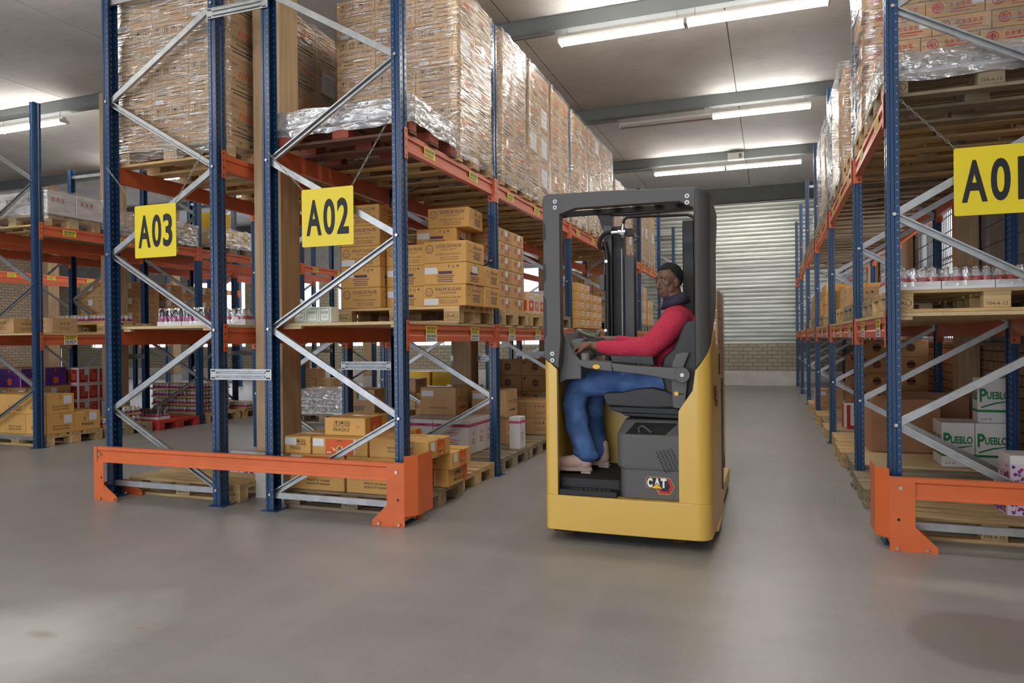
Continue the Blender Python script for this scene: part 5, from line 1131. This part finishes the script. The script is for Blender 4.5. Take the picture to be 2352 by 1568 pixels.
def limb(b, pts, rs, n=14, flat=None):
    pts = [Vector(p) for p in pts]
    for p, r in zip(pts, rs): ball(b, p, r, 10)
    for p, q_, r0, r1 in zip(pts, pts[1:], rs, rs[1:]): b.cyl(p, q_, r0, n, 0, r1)
    return b
OFF = (-1.72, -.28, -.95)
def pp(o): o.location = OFF; return o
# head: local axes, +X forward, +Y its left, Z up, origin at the centre of the skull
HC = Vector((1.848, .30, 1.684)); HM = Matrix.Rotation(math.radians(180+46), 3, 'Z') @ Matrix.Rotation(math.radians(4), 3, 'Y')
H = lambda x, y, z: HC+HM @ Vector((x, y, z))
S = .94
def hb(b, c, r): return ball(b, H(*[k*S for k in c]), tuple(k*S for k in r), 14, HM)
b = MB()
hb(b, (-.008, 0, .035), (.096, .076, .092)); hb(b, (.035, 0, .02), (.058, .066, .075)); hb(b, (.030, 0, -.035), (.058, .058, .07)); hb(b, (.048, 0, -.082), (.034, .036, .034)); hb(b, (.02, 0, -.075), (.05, .052, .036))
for s in (-1, 1):
    hb(b, (.056, s*.044, -.014), (.022, .020, .022)); hb(b, (.074, s*.03, .032), (.016, .03, .010)); hb(b, (.092, s*.014, -.037), (.012, .010, .009)); hb(b, (-.012, s*.076, -.008), (.02, .008, .032)); hb(b, (.02, s*.055, -.05), (.03, .014, .035)); hb(b, (.069, s*.032, .016), (.012, .018, .014)); hb(b, (.071, s*.032, -.002), (.010, .017, .008))
limb(b, [H(.082, 0, .022), H(.092, 0, -.005), H(.100, 0, -.03)], [.009, .011, .0135]); hb(b, (.083, 0, -.062), (.014, .026, .010)); hb(b, (.081, 0, -.076), (.013, .024, .009))
limb(b, [H(-.012, 0, -.05), Vector((1.885, .30, 1.56)), Vector((1.90, .30, 1.48))], [.060, .058, .065])
# torso, arms and hands under the clothes
limb(b, [(1.90, .30, 1.43), (1.895, .30, 1.25), (1.86, .30, 1.02)], [.07, .09, .10])
def arm(b, sh, el, wr, k=1.): limb(b, [sh, el, wr], [.045*k, .042*k, .030*k])
arm(b, (1.90, .14, 1.42), (1.73, .08, 1.225), (1.40, .05, 1.262)); arm(b, (1.86, .47, 1.42), (1.66, .56, 1.24), (1.43, .53, 1.30))
def hand(b, wr, d, up, side, curl=.9, s=1.):
    "palm with four unequal bent fingers and a thumb leaving the side of the palm"
    wr, d, up, side = Vector(wr), Vector(d).normalized(), Vector(up).normalized(), Vector(side).normalized()
    limb(b, [wr, wr+d*.035*s, wr+d*.075*s], [.026*s, .030*s, .028*s]); M = Matrix((d, side, up)).transposed()
    ball(b, wr+d*.055*s, (.046*s, .040*s, .017*s), 10, M)
    for k, (o, L_) in enumerate(((.030, .068), (.010, .076), (-.011, .071), (-.031, .056))):
        p = wr+d*.088*s+side*o*s; a = p+d*L_*.42*s-up*.010*s*curl; c = a+(d*.45-up*.9*curl)*L_*.36*s; e = c+(d*-.15-up*.9*curl)*L_*.3*s
        limb(b, [wr+d*.055*s+side*o*s, p, a, c, e], [.011*s, .0105*s, .0098*s, .009*s, .0078*s], 8)
    t0 = wr+d*.025*s+side*.03*s; limb(b, [t0, t0+d*.032*s+side*.022*s-up*.012*s, t0+d*.062*s+side*.016*s-up*.03*s, t0+d*.08*s+side*.004*s-up*.042*s], [.015*s, .013*s, .0115*s, .009*s], 8)
hand(b, (1.385, .045, 1.268), (-1, -.12, -.12), (-.1, 0, 1), (0, -1, 0), .95, .98)
hand(b, (1.43, .53, 1.30), (-1, .0, .05), (0, 0, 1), (0, 1, 0), .8, .95)
# legs inside the trousers keep the body one surface
limb(b, [(1.86, .30, 1.02), (1.78, .21, 1.0), (1.22, .19, 1.0), (1.26, .19, .52)], [.10, .07, .05, .035]); limb(b, [(1.86, .30, 1.02), (1.78, .38, 1.0), (1.27, .42, .99), (1.31, .42, .52)], [.10, .07, .05, .035])
pp(fuse(b, 'body', SKIN, PE, .0048, 6, .5))
# face features
for s in (-1, 1):
    e = MB(); ball(e, H(.0755, s*.031, .0115), (.0095, .0115, .0068), 8, HM); o = pp(e.build('eye', mat('eye_white', (196, 180, 168), .3), PE, smooth=True))
    e = MB(); ball(e, H(.0830, s*.0315+.002, .0112), (.0030, .0052, .0056), 8, HM); e.build('iris', mat('dark_iris', (28, 18, 14), .2), o, smooth=True)
    e = MB(); limb(e, [H(.0838, s*.015, .0285), H(.0818, s*.032, .0345), H(.068, s*.049, .0285)], [.003, .0038, .0024], 8); pp(e.build('eyebrow', HAIR, PE, smooth=True))
    e = MB(); limb(e, [H(.0775, s*.018, .0145), H(.0800, s*.031, .0195), H(.071, s*.046, .0135)], [.0032, .0046, .003], 8); pp(e.build('eyelid', SKIN, PE, smooth=True))
LIP = mat('lips', (118, 74, 70), .4)
e = MB(); limb(e, [H(.076, -.022, -.069), H(.089, -.008, -.0635), H(.0885, 0, -.0645), H(.089, .008, -.0635), H(.076, .022, -.069)], [.003, .0052, .005, .0052, .003], 8); limb(e, [H(.076, -.02, -.0715), H(.088, 0, -.0775), H(.076, .02, -.0715)], [.003, .006, .003], 8); pp(e.build('lips', LIP, PE, smooth=True))
# close-cropped hair as a cap
b = MB(); rings = []; n = 40
for i in range(1, 15):
    a = pi*i/28*1.18; ring = []
    for k in range(n):
        t = 2*pi*k/n; fx = math.cos(t); lim = 1.0
        # hairline: high at the forehead, low at the nape
        am = .98 if fx > .5 else (.98+(.5-fx)*1.45 if fx > -.1 else 1.85+min(.45, (-.1-fx)*1.2))
        aa = min(a/(pi*14/28*1.18)*am, am); rx_ = .1015; ry_ = .0815
        v = Vector((rx_*math.sin(aa)*math.cos(t)-.008, ry_*math.sin(aa)*math.sin(t), .036+.0985*math.cos(aa)))*S
        if v.x > .03: v = Vector((v.x*1.0, v.y, v.z))
        ring.append(H(*v))
    rings.append(ring)
b.loft([[H(-.008*S, 0, .1345*S)]*n]+rings, 0, False); o = pp(b.build('hair', HAIR, PE, smooth=True)); q_ = o.modifiers.new('thick', 'SOLIDIFY'); q_.thickness = .006; q_.offset = 0
# sweater
b = MB(); limb(b, [(1.865, .30, 1.03), (1.885, .30, 1.18), (1.905, .30, 1.34)], [.155, .165, .155]); ball(b, (1.90, .30, 1.40), (.115, .20, .13)); ball(b, (1.86, .30, 1.05), (.16, .19, .12)); ball(b, (1.87, .30, 1.2), (.155, .18, .16)); ball(b, (1.895, .30, 1.49), (.075, .10, .055))
limb(b, [(1.90, .15, 1.41), (1.82, .09, 1.32), (1.735, .07, 1.242), (1.58, .06, 1.238), (1.445, .052, 1.258)], [.092, .085, .075, .062, .046]); limb(b, [(1.87, .45, 1.405), (1.76, .53, 1.30), (1.67, .56, 1.24), (1.46, .535, 1.29)], [.09, .08, .068, .045])
ball(b, (1.845, .22, .985), (.085, .10, .06))
pp(fuse(b, 'sweater', SWE, PE, .009, 5, .5, (.016, .11)))
b = MB(); rings = []
for rr, zz, ox in ((.090, 1.525, 0), (.080, 1.555, 0), (.069, 1.588, .006), (.074, 1.592, .006), (.086, 1.56, 0), (.098, 1.525, 0)): rings.append([(1.888-ox+rr*math.cos(2*pi*k/24), .30+rr*.95*math.sin(2*pi*k/24), zz+.022*math.cos(2*pi*k/24)) for k in range(24)])
b.loft(rings+[rings[0]], 0, False); pp(b.build('collar', COLR, PE, smooth=True))
# jeans
b = MB(); limb(b, [(1.85, .215, 1.0), (1.66, .195, 1.005), (1.45, .185, 1.01), (1.255, .185, 1.005)], [.115, .100, .092, .085]); limb(b, [(1.25, .185, 1.0), (1.215, .185, .86), (1.235, .185, .70), (1.285, .185, .575), (1.295, .185, .53)], [.085, .083, .080, .074, .074]); ball(b, (1.85, .30, 1.0), (.15, .18, .11))
ball(b, (1.255, .185, 1.03), (.07, .075, .055)); ball(b, (1.312, .185, .522), (.075, .07, .045)); ball(b, (1.27, .185, .54), (.07, .066, .045))
limb(b, [(1.85, .39, 1.0), (1.55, .415, 1.0), (1.33, .42, .995)], [.11, .095, .085]); limb(b, [(1.31, .42, .99), (1.28, .42, .80), (1.31, .42, .58), (1.315, .42, .515)], [.085, .08, .07, .074])
pp(fuse(b, 'jeans', JEAN, PE, .009, 4, .5, (.020, .10)))
# boots
def boot(x, y, z, a):
    b = MB(); M = Matrix.Rotation(a, 3, 'Z'); P = lambda u, v, w: Vector((x, y, z))+M @ Vector((u, v, w))
    limb(b, [P(.06, 0, .07), P(-.02, 0, .06), P(-.10, 0, .05)], [.046, .046, .040]); ball(b, P(-.115, 0, .05), (.045, .042, .034), 12, M); limb(b, [P(.06, 0, .06), P(.055, 0, .14)], [.047, .045]); ball(b, P(.05, 0, .045), (.055, .042, .04), 12, M)
    o = pp(fuse(b, 'boot', SHOE, PE, .007, 3, .5)); s = MB(); out = [(P(.105*math.cos(t)*1.28-.03, .046*math.sin(t)*(1.05 if math.cos(t) < 0 else .92), 0)) for t in [2*pi*k/24 for k in range(24)]]
    s.prism([(v.x, v.y) for v in out], 2, z, z+.026, 0); s2 = s.build('sole', SOLE, o, bevel=.004); s3 = MB().box(*sorted((P(.035, -.04, 0).x, P(.105, .04, 0).x)), y-.04, y+.04, z-.012, z+.001); s3.build('heel', SOLE, o)
    return o
boot(1.235, .17, .4165, .08); boot(1.30, .42, .4165, -.05)
# ================================================================== LIGHT AND CAMERA
w = bpy.data.worlds.new('daylight'); SC.world = w; w.use_nodes = True
bg = w.node_tree.nodes['Background']; bg.inputs[0].default_value = (*lin((236, 242, 255)), 1); bg.inputs[1].default_value = 2.8
cam = bpy.data.cameras.new('camera'); co = bpy.data.objects.new('camera', cam); COL.objects.link(co)
cam.sensor_width = 36; cam.sensor_fit = 'HORIZONTAL'; cam.lens = FPX/2352*36; cam.clip_start = .05; cam.clip_end = 200
M = Matrix((cR, cU, -cF)).transposed().to_4x4(); M.translation = CAM; co.matrix_world = M
SC.camera = co
SC.view_settings.view_transform = 'Standard'; SC.view_settings.look = 'None'; SC.view_settings.gamma = 1; SC.view_settings.exposure = .5
try: SC.view_settings.use_curve_mapping = False
except Exception: pass
c = SC.cycles; c.max_bounces = 6; c.diffuse_bounces = 4; c.glossy_bounces = 3; c.transmission_bounces = 4; c.transparent_max_bounces = 12; c.caustics_reflective = False; c.caustics_refractive = False; c.use_denoising = True; c.sample_clamp_indirect = 6
try: c.use_light_tree = True
except Exception: pass
